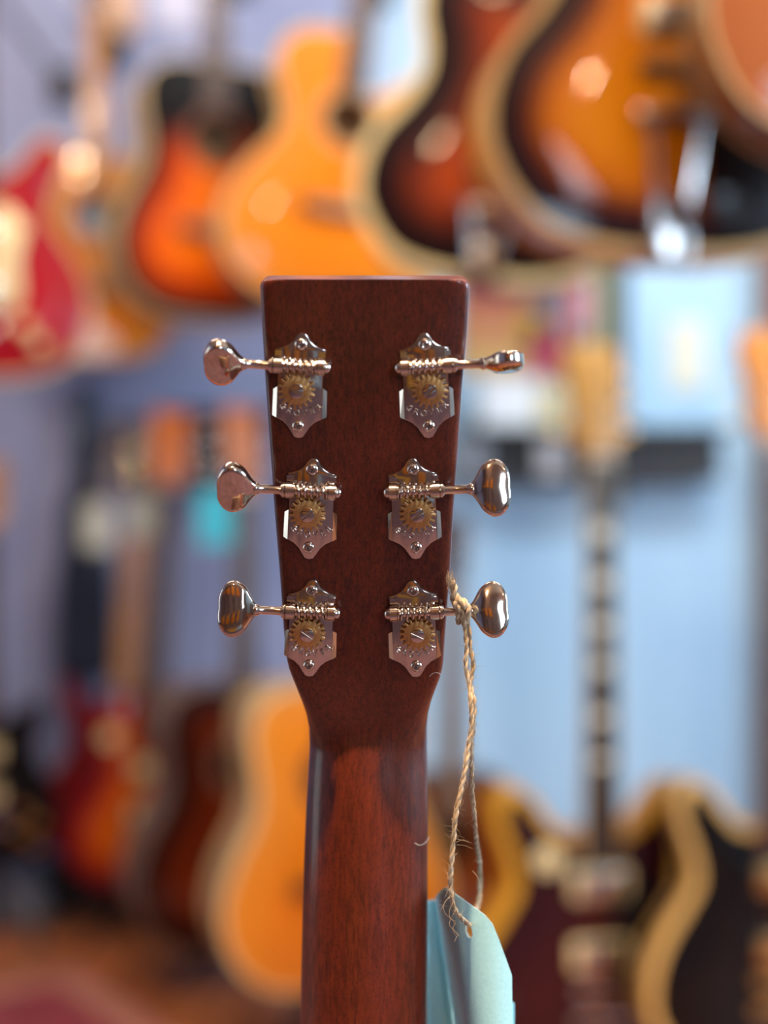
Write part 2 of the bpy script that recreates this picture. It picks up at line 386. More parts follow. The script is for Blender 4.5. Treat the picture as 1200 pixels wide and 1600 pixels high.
def top_mesh(kind, right, arch, hole, M):
    key = (kind, right, arch, hole)
    if key not in _TOPS:
        pts = outline(kind, right); xs = [p[0] for p in pts]; zs = [p[1] for p in pts]
        vs = [Vector(p) for p in pts]; n = len(pts); ed = [(i, (i + 1) % n) for i in range(n)]; loops = []
        if hole:
            hx, hz, hr = hole; k = 28; loops = [(hx + hr * math.cos(2 * math.pi * i / k), hz + hr * math.sin(2 * math.pi * i / k)) for i in range(k)]
            o = len(vs); vs += [Vector(p) for p in loops]; ed += [(o + i, o + (i + 1) % k) for i in range(k)]
        st = 17; z = min(zs) + 8
        while z < max(zs):
            x = min(xs) + 8
            while x < max(xs):
                if inside(x, z, pts) and seg_dist(x, z, pts) > 8 and not (hole and math.hypot(x - hole[0], z - hole[1]) < hole[2] + 7): vs.append(Vector((x, z)))
                x += st
            z += st
        res = delaunay_2d_cdt(vs, ed, [], 0, 1e-4); V, Fc = res[0], res[2]; keep = []
        for f in Fc:
            c = sum((V[i] for i in f), Vector((0, 0))) / len(f)
            if inside(c.x, c.y, pts) and not (hole and math.hypot(c.x - hole[0], c.y - hole[1]) < hole[2] * 0.97): keep.append(tuple(f))
        D = [seg_dist(v.x, v.y, pts) for v in V]
        _TOPS[key] = ([(v.x, -arch * sstep(0, 75, d), v.y) for v, d in zip(V, D)], keep, [min(1, d / 130) for d in D])
    V, Fc, A = _TOPS[key]
    mb = MB(M); mb.add(V, Fc); mb.attr = A; return mb

def head_shape(kind):
    if kind == 'slab': return [(-22, 0), (-28, 22), (-33, 60), (-37, 165), (-34, 172), (34, 172), (37, 165), (33, 60), (28, 22), (22, 0)]
    if kind == 'open': return [(-22, 0), (-30, 22), (-42, 40), (-36, 100), (-42, 158), (-38, 172), (-20, 170), (0, 163), (20, 170), (38, 172), (42, 158), (36, 100), (42, 40), (30, 22), (22, 0)]
    if kind == 'crown': return [(-22, 0), (-28, 18), (-40, 34), (-37, 90), (-46, 150), (-40, 182), (-22, 172), (0, 190), (22, 172), (40, 182), (46, 150), (37, 90), (40, 34), (28, 18), (22, 0)]
def make_guitar(sp, loc, yaw, roll, label, cat='guitar', group=None, pitch=0.0):
    """sp: body, right, depth, arch, top, side, back, bind, neck, fb, scale parts..."""
    g = empty(sp.get('name', 'acoustic_guitar'), loc, (R(pitch), R(roll), R(yaw))); tag(g, label, cat, group)
    M = Matrix.Scale(sp.get('k', 1.0), 4); kind = sp['body']; right = sp.get('right'); dep = sp.get('depth', 100); arch = sp.get('arch', 2)
    ac = sp.get('hole'); bt = sp.get('join', BODY_TOP[kind]); nl = sp.get('neck_len', 355); pts = outline(kind, right); n = len(pts)
    # body: sides and back, open at the front
    area = sum(pts[i][0] * pts[(i + 1) % n][1] - pts[(i + 1) % n][0] * pts[i][1] for i in range(n))
    P = pts if area > 0 else pts[::-1]
    q = MB(M); rings = [(P, 0), (P, dep - 6), (inset(P, 2), dep - 2), (inset(P, 8), dep)]
    vs = [(p[0], y, p[1]) for r_, y in rings for p in r_]; fs = []
    for k in range(3):
        for i in range(n): j = (i + 1) % n; fs.append((k * n + i, (k + 1) * n + i, (k + 1) * n + j, k * n + j))
    fs.append(tuple(3 * n + i for i in range(n))[::-1]); q.add(vs, fs); q.build('body', sp['side'], g)
    top_mesh(kind, right, arch, sp.get('hole'), M).build('top', sp['top'], g, angle=60)
    bw = sp.get('bw', 2.6)
    if sp.get('bind'):
        q = MB(M)
        po = inset(P, -0.5)
        pi = inset(P, bw); vs = [(a[0], yy, a[1]) for ring, yy in ((po, bw * 1.6), (po, -1.2), (pi, -1.6), (pi, 0.6)) for a in ring]; fs = []
        for k in range(3):
            for i in range(n): j = (i + 1) % n; fs.append((k * n + i, (k + 1) * n + i, (k + 1) * n + j, k * n + j))
        q.add(vs, fs); q.build('binding', sp['bind'], g)
        q = MB(M); q.tube([(a[0], dep - 4, a[1]) for a in inset(P, -0.2)], 1.8, 5, closed=True); q.build('back_binding', sp['bind'], g)
    ya = -arch
    if ac:
        hx, hz, hr = ac
        q = MB(M); q.lathe([(hr + 1, -0.2), (hr + 1, -arch - 0.7), (hr + 12, -arch - 0.7), (hr + 12, -arch + 0.5)], (0, 0, hz), n=40, cap=False); q.build('rosette', sp.get('rose', M_ROSE), g)
        bz = hz - 175
        q = MB(M); q.prism([(-78, bz - 12), (-60, bz - 16), (-22, bz - 17), (0, bz - 22), (22, bz - 17), (60, bz - 16), (78, bz - 12), (78, bz + 10), (40, bz + 13), (-40, bz + 13), (-78, bz + 10)], ya - 9, ya + 1, 2.5); br = q.build('bridge', M_ROSE, g)
        q = MB(M); q.box((0, ya - 10.5, bz + 4), (74, 4, 3)); q.build('saddle', M_BONE, br, smooth=False)
        for i in range(6):
            q = MB(M); q.lathe([(2.6, ya - 9), (2.6, ya - 11), (1, ya - 12)], (-27 + i * 10.8, 0, bz - 7), n=10); q.build('bridge_pin', M_BONE, br)
        if sp.get('pick'):
            s_ = [(hr * 0.75, hz + 30), (hr + 14, hz + 22), (hr + 34, hz - 5), (hr + 44, hz - 45), (hr + 42, hz - 88), (hr + 22, hz - 112), (hr + 2, hz - 100), (18, hz - 60), (8, hz - hr - 4), (hr * 0.75, hz - hr * 0.75), (hr + 1, hz), (hr * 0.9, hz + 18)]
            q = MB(M); q.prism(s_, ya - 1.6, ya + 0.6, 0.4); q.build('pickguard', sp['pick'], g)
        str_y, bz_ = ya - 12, bz + 4
    else:
        bz = sp.get('bridge_z', 135)
        hw = sp.get('hw', M_CHROME)
        for i, pz in enumerate(sp.get('pickups', [bz + 32, bz + 130])):
            q = MB(M); q.bbox((0, ya - 4, pz), (90, 9, 44), 4); pr = q.build('pickup_ring', sp.get('ring', M_BLACKP), g)
            q = MB(M); q.bbox((0, ya - 8, pz), (70, 12, 38), 3); pu = q.build('pickup', sp.get('pu', hw), pr)
            for kk in range(6):
                q = MB(M); q.lathe([(2.4, ya - 13.6), (2.4, ya - 15), (1.5, ya - 15.4)], (-25 + kk * 10, 0, pz + 10), n=8); q.build('pole_screw', M_STEEL, pu)
        q = MB(M); q.bbox((0, ya - 9, bz), (84, 10, 14), 4); bq = q.build('bridge', hw if not sp.get('floating') else M_ROSE, g)
        for sx_ in (-36, 36):
            q = MB(M); q.lathe([(7, ya - 6), (7, ya + 2)], (sx_, 0, bz), n=14); q.build('bridge_post', hw, bq)
        if sp.get('trapeze'):
            q = MB(M)
            for sx_ in (-1, 1): q.tube([(sx_ * 30, ya - 8, bz - 55), (sx_ * 24, ya - 6, bz - 95), (sx_ * 14, -4, 14), (sx_ * 8, -1, 4)], 4.2, 8)
            q.bbox((0, ya - 8, bz - 55), (92, 7, 16), 4); q.build('tailpiece', hw, g)
            q = MB(M @ Matrix.Translation((0, -8, 24)) @ Matrix.Rotation(R(sp.get('hinge', 0)), 4, 'Z')); q.bbox((0, 0, 0), (46, 5, 74), 5); q.build('tailpiece_hinge', hw, g)
        else:
            q = MB(M); q.bbox((0, ya - 9, bz - 42), (96, 11, 13), 5); q.build('tailpiece', hw, g)
        for kx, kz in sp.get('knobs', [(85, bz - 10), (118, bz - 38), (78, bz - 62), (108, bz - 88)]):
            q = MB(M); q.lathe([(13, ya + 3), (13, ya - 4), (10.5, ya - 13), (8, ya - 14)], (kx, 0, kz), n=20); q.build('knob', sp.get('knobm', M_CREAM), g)
        if sp.get('switch'):
            kx, kz = sp['switch']; q = MB(M); q.lathe([(20, ya + 1), (20, ya - 2), (6, ya - 2.2)], (kx, 0, kz), n=24); wsh = q.build('switch_plate', M_CREAM, g)
            q = MB(M); q.lathe([(3.4, ya - 2), (2, ya - 14), (4.5, ya - 19), (3, ya - 23)], (kx, 0, kz), n=12); q.build('switch_tip', M_CREAM, wsh)
        if sp.get('fhole'):
            fz = sp['fhole']
            for sx_ in (-1, 1):
                c_ = [(sx_ * (98 + 12 * math.cos(a)), ya * 0.9 - 0.5, fz + 50 * a / 1.57 * 0.9) for a in [x * 0.2 - 1.4 for x in range(15)]]
                q = MB(M); q.tube([(p[0] + (8 if p[2] > fz else -8) * sx_ * -1 * abs(p[2] - fz) / 60, p[1], p[2]) for p in c_], [2.0 + 2.2 * math.sin(math.pi * i / 14) for i in range(15)], 6)
                for s2 in (-1, 1): q.lathe([(6, ya * 0.9 - 1.4), (6, ya * 0.9 + 1)], (sx_ * (94 - s2 * 4), 0, fz + s2 * 60), n=12)
                q.build('f_hole', M_DARK, g)
        if sp.get('pick'):
            q = MB(M); q.prism(sp.get('pick_pts') or [(24, bz + 4), (62, bz - 14), (80, bz + 8), (74, bz + 80), (88, bz + 140), (52, bz + 175), (27, bz + 172)], ya - 7, ya - 4.5, 0.5); q.build('pickguard', sp['pick'], g)
        str_y, bz_ = ya - 15, bz
    # neck, fingerboard, head
    fend = (ac[1] + ac[2] + 6) if ac else sp.get('fend', bt - 40 if kind in ('single', 'thin', 'arch') else bt - 10)
    nz = bt + nl; fb_y = -6 if ac else ya - 9
    q = MB(M); vs = []; fs = []; secs = [(bt - 30 if not ac else bt - 2, 28, 24), (bt + 15, 27.5, 20), (bt + nl * 0.5, 25, 19), (nz, 21.5, 17), (nz + 14, 21.5, 15)]
    if ac: secs = [(bt - 4, 27.8, 88), (bt + 4, 27.7, 60), (bt + 14, 27.5, 26), (bt + 40, 27, 19), (bt + nl * 0.5, 25, 18), (nz, 21.5, 17), (nz + 14, 21.5, 15)]
    K = 13
    for z, hw_, th in secs:
        for i in range(K):
            a = math.pi * i / (K - 1); vs.append((hw_ * math.cos(a), fb_y + 6 + th * math.sin(a) ** 0.9, z))
    for k in range(len(secs) - 1):
        for i in range(K): j = (i + 1) % K; fs.append((k * K + i, k * K + j, (k + 1) * K + j, (k + 1) * K + i))
    fs += [tuple(range(K)), tuple((len(secs) - 1) * K + i for i in range(K))[::-1]]
    q.add(vs, fs); nk = q.build('neck', sp['neck'], g)
    q = MB(M); q.prism([(-28.5, fend), (28.5, fend), (21.5, nz), (-21.5, nz)], fb_y, fb_y + 6.4, 0.8); fb = q.build('fretboard', sp.get('fb', M_ROSE), g, smooth=False)
    if sp.get('fbbind'):
        for sx_ in (-1, 1):
            q = MB(M); q.prism([(sx_ * 28.3, fend), (sx_ * 30.4, fend), (sx_ * 23.3, nz), (sx_ * 21.3, nz)], fb_y - 0.2, fb_y + 6.3, 0.3); q.build('fretboard_binding', sp['fbbind'], g, smooth=False)
    q = MB(M); Lsc = nz - bz_; zf = []
    for i in range(1, 21):
        z = nz - Lsc * (1 - 2 ** (-i / 12)); zf.append(z)
        if z < fend + 4: break
        hw_ = 21.5 + 7 * (nz - z) / (nz - fend); q.box((0, fb_y - 0.4, z), (2 * hw_, 1.6, 1.8))
    fo = q.build('frets', M_STEEL, fb, smooth=False); fo['kind'] = 'stuff'
    for i in (3, 5, 7, 9, 12, 15):
        if i < len(zf) and zf[i - 1] > fend + 8:
            z = (zf[i - 1] + zf[i - 2]) / 2
            q = MB(M)
            if sp.get('block'): q.box((0, fb_y - 0.1, z), (30, 0.8, (zf[i - 2] - zf[i - 1]) * 0.62))
            else: q.lathe([(3.4, fb_y + 0.2), (3.4, fb_y - 0.35)], (0, 0, z), n=12)
            q.build('inlay', sp.get('inlaym', M_BONE), fb, smooth=False)
    q = MB(M); q.box((0, fb_y + 0.5, nz + 2.5), (43, 8, 5)); q.build('nut', M_BONE, nk, smooth=False)
    hs = head_shape(sp.get('head', 'slab')); HM = M @ Matrix.Translation((0, fb_y + 5, nz + 3)) @ Matrix.Rotation(R(-12), 4, 'X')
    q = MB(HM); q.prism(hs, 1.5, 15, 0.8); hd = q.build('headstock', sp['neck'], g)
    q = MB(HM); q.prism(inset([(a, b_) for a, b_ in hs][::-1], 0.4), 0, 1.6, 0.5); q.build('head_veneer', sp.get('veneer', M_ROSE), hd)
    for sx_ in (-1, 1):
        for i in range(3):
            z = 45 + i * 42
            q = MB(HM); q.lathe([(4, 1), (4, -6), (5, -7), (3, -9)], (sx_ * 22, 0, z), n=12); q.lathe([(7, 15), (7, 22), (4, 23)], (sx_ * 26, 0, z), n=12)
            q.tube([(sx_ * 26, 19, z), (sx_ * 50, 19, z)], 2.4, 8); pg = q.build('tuning_machine', sp.get('tun', M_CHROME), hd)
            q = MB(HM); q.ellipsoid((sx_ * 57, 19, z), (9, 3.6, 8), 12, 6); q.build('tuning_button', sp.get('btn', M_CHROME), pg)
    e = HM @ Vector((0, 0, 0))
    for i in range(6):
        t = i - 2.5; sx_ = -1 if i < 3 else 1; zz = 45 + (i if i < 3 else 5 - i) * 42
        tp = M.inverted() @ (HM @ Vector((sx_ * 22 - sx_ * 3.5, -3.5, zz)))
        q = MB(M); q.tube([(t * 10.6, str_y + 1, bz_ - (10 if ac else 40)), (t * 10.4, str_y, bz_), (t * 7, fb_y - 3.4, nz + 3), tp], 0.42, 4); q.build('string', M_STEEL if i > 2 else M_GOLD, g)
    g['_head_z'] = (nz + 10) * sp.get('k', 1.0) * 0.001
    return g
def head_point(g, z=None, y=0.0):
    m = Matrix.Translation(g.location) @ g.rotation_euler.to_matrix().to_4x4()
    return m @ Vector((0, y, z if z is not None else g['_head_z'] - 0.012))

# tops and finishes
T_CHERRY = burst('red_amber_burst_lacquer', [(0.0, '#0a0204'), (0.10, '#160304'), (0.32, '#8a2202'), (0.55, '#e25400'), (0.9, '#ff7a04')], shoulder=0.31)
T_NAT = burst('natural_amber_spruce', [(0.0, '#e08a2c'), (0.5, '#ee8a1c'), (1.0, '#f68a10')])
T_NAT2 = burst('natural_pale_spruce', [(0.0, '#dc933c'), (0.5, '#e48a24'), (1.0, '#ea8a1e')])
T_DARKB = burst('dark_brown_burst_lacquer', [(0.0, '#070304'), (0.32, '#10050a'), (0.55, '#3c1006'), (0.85, '#862a04'), (1.0, '#9c3806')])
T_TOBAC = burst('tobacco_burst_lacquer', [(0.0, '#060305'), (0.18, '#10050a'), (0.36, '#5a1a04'), (0.56, '#e07a00'), (0.8, '#f59508'), (1.0, '#f79a0c')])
T_MAHB = burst('mahogany_burst_lacquer', [(0.0, '#120403'), (0.2, '#2a0a04'), (0.6, '#6e2406'), (1.0, '#8a3208')])
T_REDB = burst('cherry_edge_burst_lacquer', [(0.0, '#5c0412'), (0.18, '#8a0c12'), (0.42, '#c04a04'), (0.7, '#d86a06'), (1.0, '#d86c08')])
T_RED = burst('cherry_red_lacquer', [(0.0, '#7c0612'), (1.0, '#a00a14')])
T_RUBY = burst('red_top_lacquer', [(0.0, '#940c1c'), (1.0, '#b81828')])
T_WINE = burst('wine_red_lacquer', [(0.0, '#230509'), (1.0, '#36080c')])
T_BLACK = burst('black_lacquer', [(0.0, '#040406'), (1.0, '#060608')], rough=0.35, coat=0.35)
T_PLAIN = burst('brown_mahogany_top', [(0.0, '#5a2408'), (1.0, '#8a4010')])
T_COPPER = burst('copper_lacquer', [(0.0, '#b8622e'), (1.0, '#d07c48')])
S_RED = paint('red_side_lacquer', '#6c0a12', 0.3, coat=1); S_BLACK = paint('black_side_lacquer', '#070709', 0.35, coat=0.4)
S_GOLD = paint('gold_side_lacquer', '#c8921e', 0.35, coat=0.8, var=0.1); S_AMBER = paint('amber_side_lacquer', '#d8960e', 0.35, coat=0.8)
S_TANB = paint('tan_binding', '#cfa45c', 0.4); S_CREAMB = paint('aged_cream_binding', '#d9be84', 0.4, var=0.05)

# ------------------------------------------------------------------ things on and by the far wall
def hanger(g, wall, what):
    h = head_point(g, g['_head_z'] - 0.024, 0.010); r = empty('guitar_hanger', h)
    if wall:
        tag(r, 'black steel wall hanger holding the ' + what, 'hanger', 'wall hangers of the upper guitars')
        L = (Y1 - h.y) * 1000
        q = MB(); q.bbox((0, L - 8, 0), (60, 16, 90), 8); q.build('mount', M_BLACKM, r)
        q = MB(); q.tube([(0, L - 8, 0), (0, 62, 0)], 6, 10); q.build('arm', M_BLACKM, r)
    else:
        tag(r, 'black ceiling drop hanger holding the ' + what, 'hanger', 'ceiling hangers of the nearer guitars')
        L = (ZT - h.z) * 1000
        q = MB(); q.lathe([(40, L), (40, L - 10), (10, L - 14)], (0, 62, 0), n=20, axis='z'); q.build('mount', M_BLACKM, r)
        q = MB(); q.tube([(0, 62, L - 10), (0, 62, 0)], 6, 10); q.build('arm', M_BLACKM, r)
    q = MB(); q.tube([(-34, -16, 4), (-34, 20, 0), (-30, 50, 0), (0, 62, 0), (30, 50, 0), (34, 20, 0), (34, -16, 4)], 5, 10); q.build('fork', M_BLACKM, r)
def stand(g, label):
    """tubular floor stand: a cradle under the body, a back post and three feet"""
    yaw = g.rotation_euler.z; m = Matrix.Translation(g.location) @ Matrix.Rotation(yaw, 4, 'Z'); r = empty('guitar_stand', (g.location.x, g.location.y, 0), (0, 0, yaw)); tag(r, label, 'stand', 'guitar stands by the far wall')
    z = g.location.z * 1000; D = g.get('_dep', 100) + 14
    q = MB(); q.tube([(0, D, max(z - 60, 5)), (0, D, z + 300)], 8, 10); q.build('post', M_BLACKM, r)
    q = MB()
    for s_ in (-1, 1): q.tube([(0, D, z + 8), (s_ * 60, D - 4, z - 10), (s_ * 60, -18, z - 11), (s_ * 60, -26, z + 12)], 4, 8)
    q.build('cradle', M_BLACKM, r)
    for a in (-50, 180 + 50, 90):
        q = MB(); q.tube([(0, D, max(z - 20, 25)), (190 * math.cos(R(a)) * (0.55 if a == 90 else 1), D + (60 if a == 90 else -1) * (1 if a == 90 else 110), 8)], 7, 8); q.build('leg', M_BLACKM, r)

# --- upper row
G = {}
def put(key, sp, px, py, d, yaw, roll, label, kind=None):
    g = make_guitar(sp, at(px, py, d), yaw, roll, label); g['_dep'] = sp.get('depth', 100); G[key] = g; return g
put('u4', dict(body='jumbo', right='jumbo_cut', top=T_NAT, side=M_SIDE_TAN, bind=S_CREAMB, hole=(0, 365, 50), neck=M_MAPLE, arch=2, depth=105, pick=None, head='crown', bw=5, k=0.95, join=533, tun=M_GOLD, rose=M_SIDE_TAN), 510, 482, 2.55, 14, 7, 'big natural amber jumbo acoustic with a cutaway, hanging above the dark headstock')
put('u3', dict(body='dread', top=T_CHERRY, side=M_SIDE_TAN, bind=S_CREAMB, hole=(0, 348, 50), neck=M_MAHN, arch=3, depth=105, pick=None, bw=4, rose=M_MAHN, veneer=M_EBONY), 338, 500, 2.72, 24, 0, 'red-orange sunburst acoustic with black rim hanging left of the big natural jumbo')
put('u2', dict(body='dread', top=T_NAT2, side=M_SIDE_TAN, bind=S_CREAMB, hole=(0, 348, 50), neck=M_MAPLE, arch=3, depth=100, pick=M_BLACKP, bw=3, k=0.86, veneer=M_MAHN, fb=M_MAPLE), 150, 560, 2.98, 16, 0, 'small orange acoustic hanging low behind the red-orange sunburst acoustic')
put('u1', dict(name='electric_guitar', body='thin', top=T_RUBY, side=S_RED, bind=S_CREAMB, neck=M_MAHN, arch=12, depth=45, pick=M_CREAM, bridge_z=130, knobs=[(85, 90), (110, 60)], bw=4, ring=M_CREAM, neck_len=380, head='open'), -38, 590, 2.5, 10, 0, 'red electric guitar with a cream pickguard hanging at the left edge')
put('u5', dict(name='archtop_guitar', body='arch', top=T_DARKB, side=M_SIDE_TAN, bind=S_CREAMB, neck=M_MAHN, arch=6, depth=85, trapeze=True, floating=True, fhole=190, pickups=[250], bridge_z=165, knobs=[(120, 90), (135, 60)], bw=15, neck_len=340, head='crown', hw=M_CHROME), 752, 442, 2.14, -4, 7, 'dark brown sunburst archtop with a steel tailpiece hanging between jumbo and tobacco sunburst archtop')
put('u6', dict(name='archtop_guitar', body='arch', top=T_TOBAC, side=S_AMBER, bind=S_TANB, neck=M_MAHN, arch=9, depth=85, trapeze=True, hinge=-4, floating=True, fhole=None, pick_pts=[(24, 238), (32, 150), (38, 60), (80, 22), (140, 34), (180, 90), (188, 150), (160, 220), (100, 250)], pickups=[262], bridge_z=205, knobs=[], knobm=M_CREAM, bw=9, neck_len=340, head='crown', pick=M_BLACKP, ring=M_CREAM), 1042, 398, 1.58, 7, 2, 'large amber and black tobacco sunburst archtop with wide cream binding at top right')
put('u7', dict(body='dread', top=T_COPPER, side=M_MAHN, bind=S_CREAMB, hole=(0, 348, 50), neck=M_MAHN, arch=3, depth=90, bw=3), 1448, 222, 1.34, 0, -4, 'pale copper brown acoustic cut by the top right corner, nearest of the hanging guitars')
for k, w_ in (('u1', 'red electric guitar at the left edge'), ('u2', 'small orange acoustic'), ('u3', 'red-orange sunburst acoustic'), ('u4', 'big natural jumbo acoustic')): hanger(G[k], True, w_)
for k, w_ in (('u5', 'dark brown sunburst archtop'), ('u6', 'tobacco sunburst archtop'), ('u7', 'copper brown acoustic')): hanger(G[k], False, w_)
# --- lower row
put('l4', dict(body='dread', top=T_NAT, side=M_SIDE_TAN, bind=S_CREAMB, hole=(0, 348, 50), neck=M_MAHN, arch=3, depth=105, pick=M_BLACKP, bw=6), 532, 1545, 2.30, 22, -1, 'natural amber acoustic standing just left of the foreground neck')
put('l3', dict(body='dread', top=T_MAHB, side=M_SIDE_BROWN, bind=M_SIDE_BROWN, hole=(0, 348, 50), neck=M_MAHN, arch=3, depth=115, bw=3, rose=M_SIDE_BROWN, veneer=paint('tan_head_veneer', '#b4693c', 0.4)), 372, 1482, 2.66, 26, 1, 'dark mahogany sunburst acoustic with grey-brown sides, standing left of the natural amber one')
put('l2', dict(name='electric_guitar', body='single', right='single', top=T_REDB, side=S_RED, neck=M_MAHN, arch=10, depth=50, pick=M_CREAM, switch=(-85, 330), knobm=M_GOLD, head='open', k=0.97, neck_len=520, veneer=paint('orange_head_veneer', '#e0701c', 0.4), pu=M_CREAM), 218, 1392, 2.94, 16, 4, 'amber electric guitar with cherry red edge standing behind the mahogany sunburst acoustic')
put('l1', dict(name='electric_guitar', body='horned', top=T_RED, side=S_RED, neck=M_MAPLE, arch=2, depth=36, pickups=[150, 245], bridge_z=115, knobs=[(88, 90), (108, 62), (75, 50)], head='open', neck_len=450, k=1.03, btn=M_CREAM, fend=325, fb=M_MAPLE, inlaym=M_EBONY), 176, 1350, 3.08, 12, 4, 'cherry red double-horned electric guitar standing furthest back at the left')
put('l0', dict(name='electric_guitar', body='single', right='single', top=T_BLACK, side=S_BLACK, neck=M_MAPLE, arch=8, depth=48, head='open', neck_len=420, veneer=M_MAPLE, pu=M_CREAM, knobm=M_GOLD, switch=(-85, 330), k=0.9), -22, 1352, 2.92, 8, 0, 'black electric guitar with gold knobs cut by the lower left edge')
put('l5', dict(body='dread', top=T_PLAIN, side=M_SIDE_BROWN, bind=M_ROSE, hole=(0, 348, 48), neck=M_MAHN, arch=3, depth=90, bw=3, k=0.78, neck_len=420, fb=M_SIDE_BROWN, fbbind=S_CREAMB), 706, 1550, 2.52, 4, 0, 'small plain brown acoustic standing behind the paper tag')
put('l6', dict(name='electric_guitar', body='thin', top=T_WINE, side=S_GOLD, bind=S_GOLD, bw=13, k=0.95, neck=M_MAHN, arch=12, depth=52, pickups=[185, 290], bridge_z=135, switch=(-82, 330), fhole=None, pick=M_BLACKP, head='crown', neck_len=558, fbbind=S_CREAMB, fb=M_EBONY, block=True, veneer=paint('gold_brown_head_veneer', '#b8802e', 0.4), tun=M_GOLD, btn=M_GOLD, ring=M_CREAM), 932, 1680, 2.0, 14, 0, 'wine red semi-hollow guitar with wide gold binding standing right of the paper tag')
put('l7', dict(name='electric_guitar', body='thin', top=T_BLACK, side=S_BLACK, bind=S_TANB, bw=12, k=0.93, neck=M_MAHN, arch=5, depth=52, pickups=[185, 290], bridge_z=140, pu=M_GOLD, ring=M_BLACKP, head='crown', neck_len=562, veneer=paint('orange_maple_head_veneer', '#d8822c', 0.4), tun=M_GOLD, btn=M_CREAM, hw=M_GOLD, fb=M_ROSE, fbbind=M_MAHN), 1212, 1673, 1.94, 14, 0, 'black semi-hollow guitar with tan binding and gold pickups at the lower right edge')
for k, w_ in (('l4', 'natural amber acoustic'), ('l3', 'mahogany sunburst acoustic'), ('l2', 'amber electric guitar with cherry edge'), ('l1', 'cherry red double-horned guitar'), ('l0', 'black electric guitar at the left edge'), ('l5', 'small plain brown acoustic'), ('l6', 'wine red semi-hollow guitar'), ('l7', 'black semi-hollow guitar')):
    stand(G[k], 'black tubular floor stand under the ' + w_)

# --- price tags tied on the far guitars
def hang_tag(px, py, d, wmm, hmm, col, label):
    r = empty('price_tag', at(px, py, d), (0, R(random.uniform(-4, 4)), R(random.uniform(-12, 12)))); tag(r, label, 'tag', 'price tags on the lower guitars')
    w2, h2 = wmm / 2, hmm / 2
    q = MB(); q.prism([(-w2, -h2), (w2, -h2), (w2, h2 - 18), (w2 - 16, h2), (-w2 + 16, h2), (-w2, h2 - 18)], -0.4, 0.4, 0); q.build('card', paint('card_' + col[1:], col, 0.6, var=0.03), r, smooth=False)
    q = MB(); q.tube([(0, 1, h2 - 9), (-9, 10, h2 + 20), (0, 26, h2 + 46), (9, 10, h2 + 20), (0, -1, h2 - 9)], 0.9, 6); q.build('string_loop', paint('tag_string', '#b09468', 0.9), r)
hang_tag(152, 820, 2.86, 58, 100, '#d8dcc8', 'off-white price tag, leftmost of the tags hanging at the far guitar necks')
hang_tag(220, 805, 2.83, 56, 88, '#b4bcae', 'grey-white price tag hanging between two far guitar necks')
hang_tag(336, 808, 2.58, 62, 104, '#38bcd4', 'turquoise price tag hanging left of the middle tuning buttons')

# --- shelf rail along the wall and what is on it
M_RAIL = paint('charcoal_shelf_laminate', '#1b1d20', 0.5)
def shelf(name, px0, px1, pyt, pyb, label):
    a, c = at(px0, pyt, 3.1), at(px1, pyb, 3.1); r = empty(name, ((a.x + c.x) / 2, Y1, a.z)); tag(r, label, 'shelf')
    wd = (c.x - a.x) * 1000; ht = (a.z - c.z) * 1000
    q = MB(); q.box((0, -75, -9), (wd, 150, 18)); q.build('board', M_RAIL, r, smooth=False)
    q = MB(); q.box((0, -100, -ht / 2 - 9), (wd - 30, 18, ht - 18)); q.build('front_panel', M_RAIL, r, smooth=False)
    for s_ in (-1, 1):
        q = MB(); q.prism([(0, 0), (0, 0), (0, 0)], 0, 0, 0) if False else q.box((s_ * (wd / 2 - 24), -46, -ht / 2 - 9), (8, 92, ht - 18)); q.build('bracket', M_BLACKM, r, smooth=False)
shelf('wall_shelf', 728, 1136, 668, 752, 'charcoal wall shelf behind the wine red guitar head')
shelf('wall_shelf', 250, 430, 640, 752, 'black wall shelf behind the turquoise price tag')
# dark garment covers hung on the wall at the left
def cover(px0, px1, py0, py1, col, label):
    a, c = at(px0, py0, 3.14), at(px1, py1, 3.14); r = empty('gig_bag', ((a.x + c.x) / 2, Y1 - 0.01, c.z)); tag(r, label, 'bag')
    wd = (c.x - a.x) * 500; ht = (a.z - c.z) * 1000
    q = MB(); pts = [(-wd * 0.8, 0), (wd * 0.8, 0), (wd, ht * 0.12), (wd * 0.98, ht * 0.35), (wd * 0.78, ht * 0.48), (wd * 0.85, ht * 0.6), (wd * 0.4, ht * 0.72), (wd * 0.34, ht), (-wd * 0.34, ht), (-wd * 0.4, ht * 0.72), (-wd * 0.85, ht * 0.6), (-wd * 0.78, ht * 0.48), (-wd * 0.98, ht * 0.35), (-wd, ht * 0.12)]
    q.prism(catmull(pts, 3, True), -75, 0, 14); q.build('bag_body', paint('padded_nylon_' + col[1:], col, 0.8, var=0.2, scale=12), r)
    q = MB(); q.tube([(p[0] * 0.9, -70, 14 + p[1] * 0.96) for p in catmull(pts, 3, True)], 2.2, 6, closed=True); q.build('zip', M_STEEL, r)
    q = MB(); q.tube([(-14, -40, ht - 4), (-12, -30, ht + 26), (12, -30, ht + 26), (14, -40, ht - 4)], 4, 8); q.build('handle', M_BLACKM, r)
    q = MB(); q.lathe([(6, 10), (6, -36), (9, -38), (9, -44)], (0, 0, ht + 20), n=12); q.build('hook', M_STEEL, r)
cover(88, 172, 620, 1060, '#1e2c42', 'navy padded gig bag hanging on the wall behind the leftmost price tag')
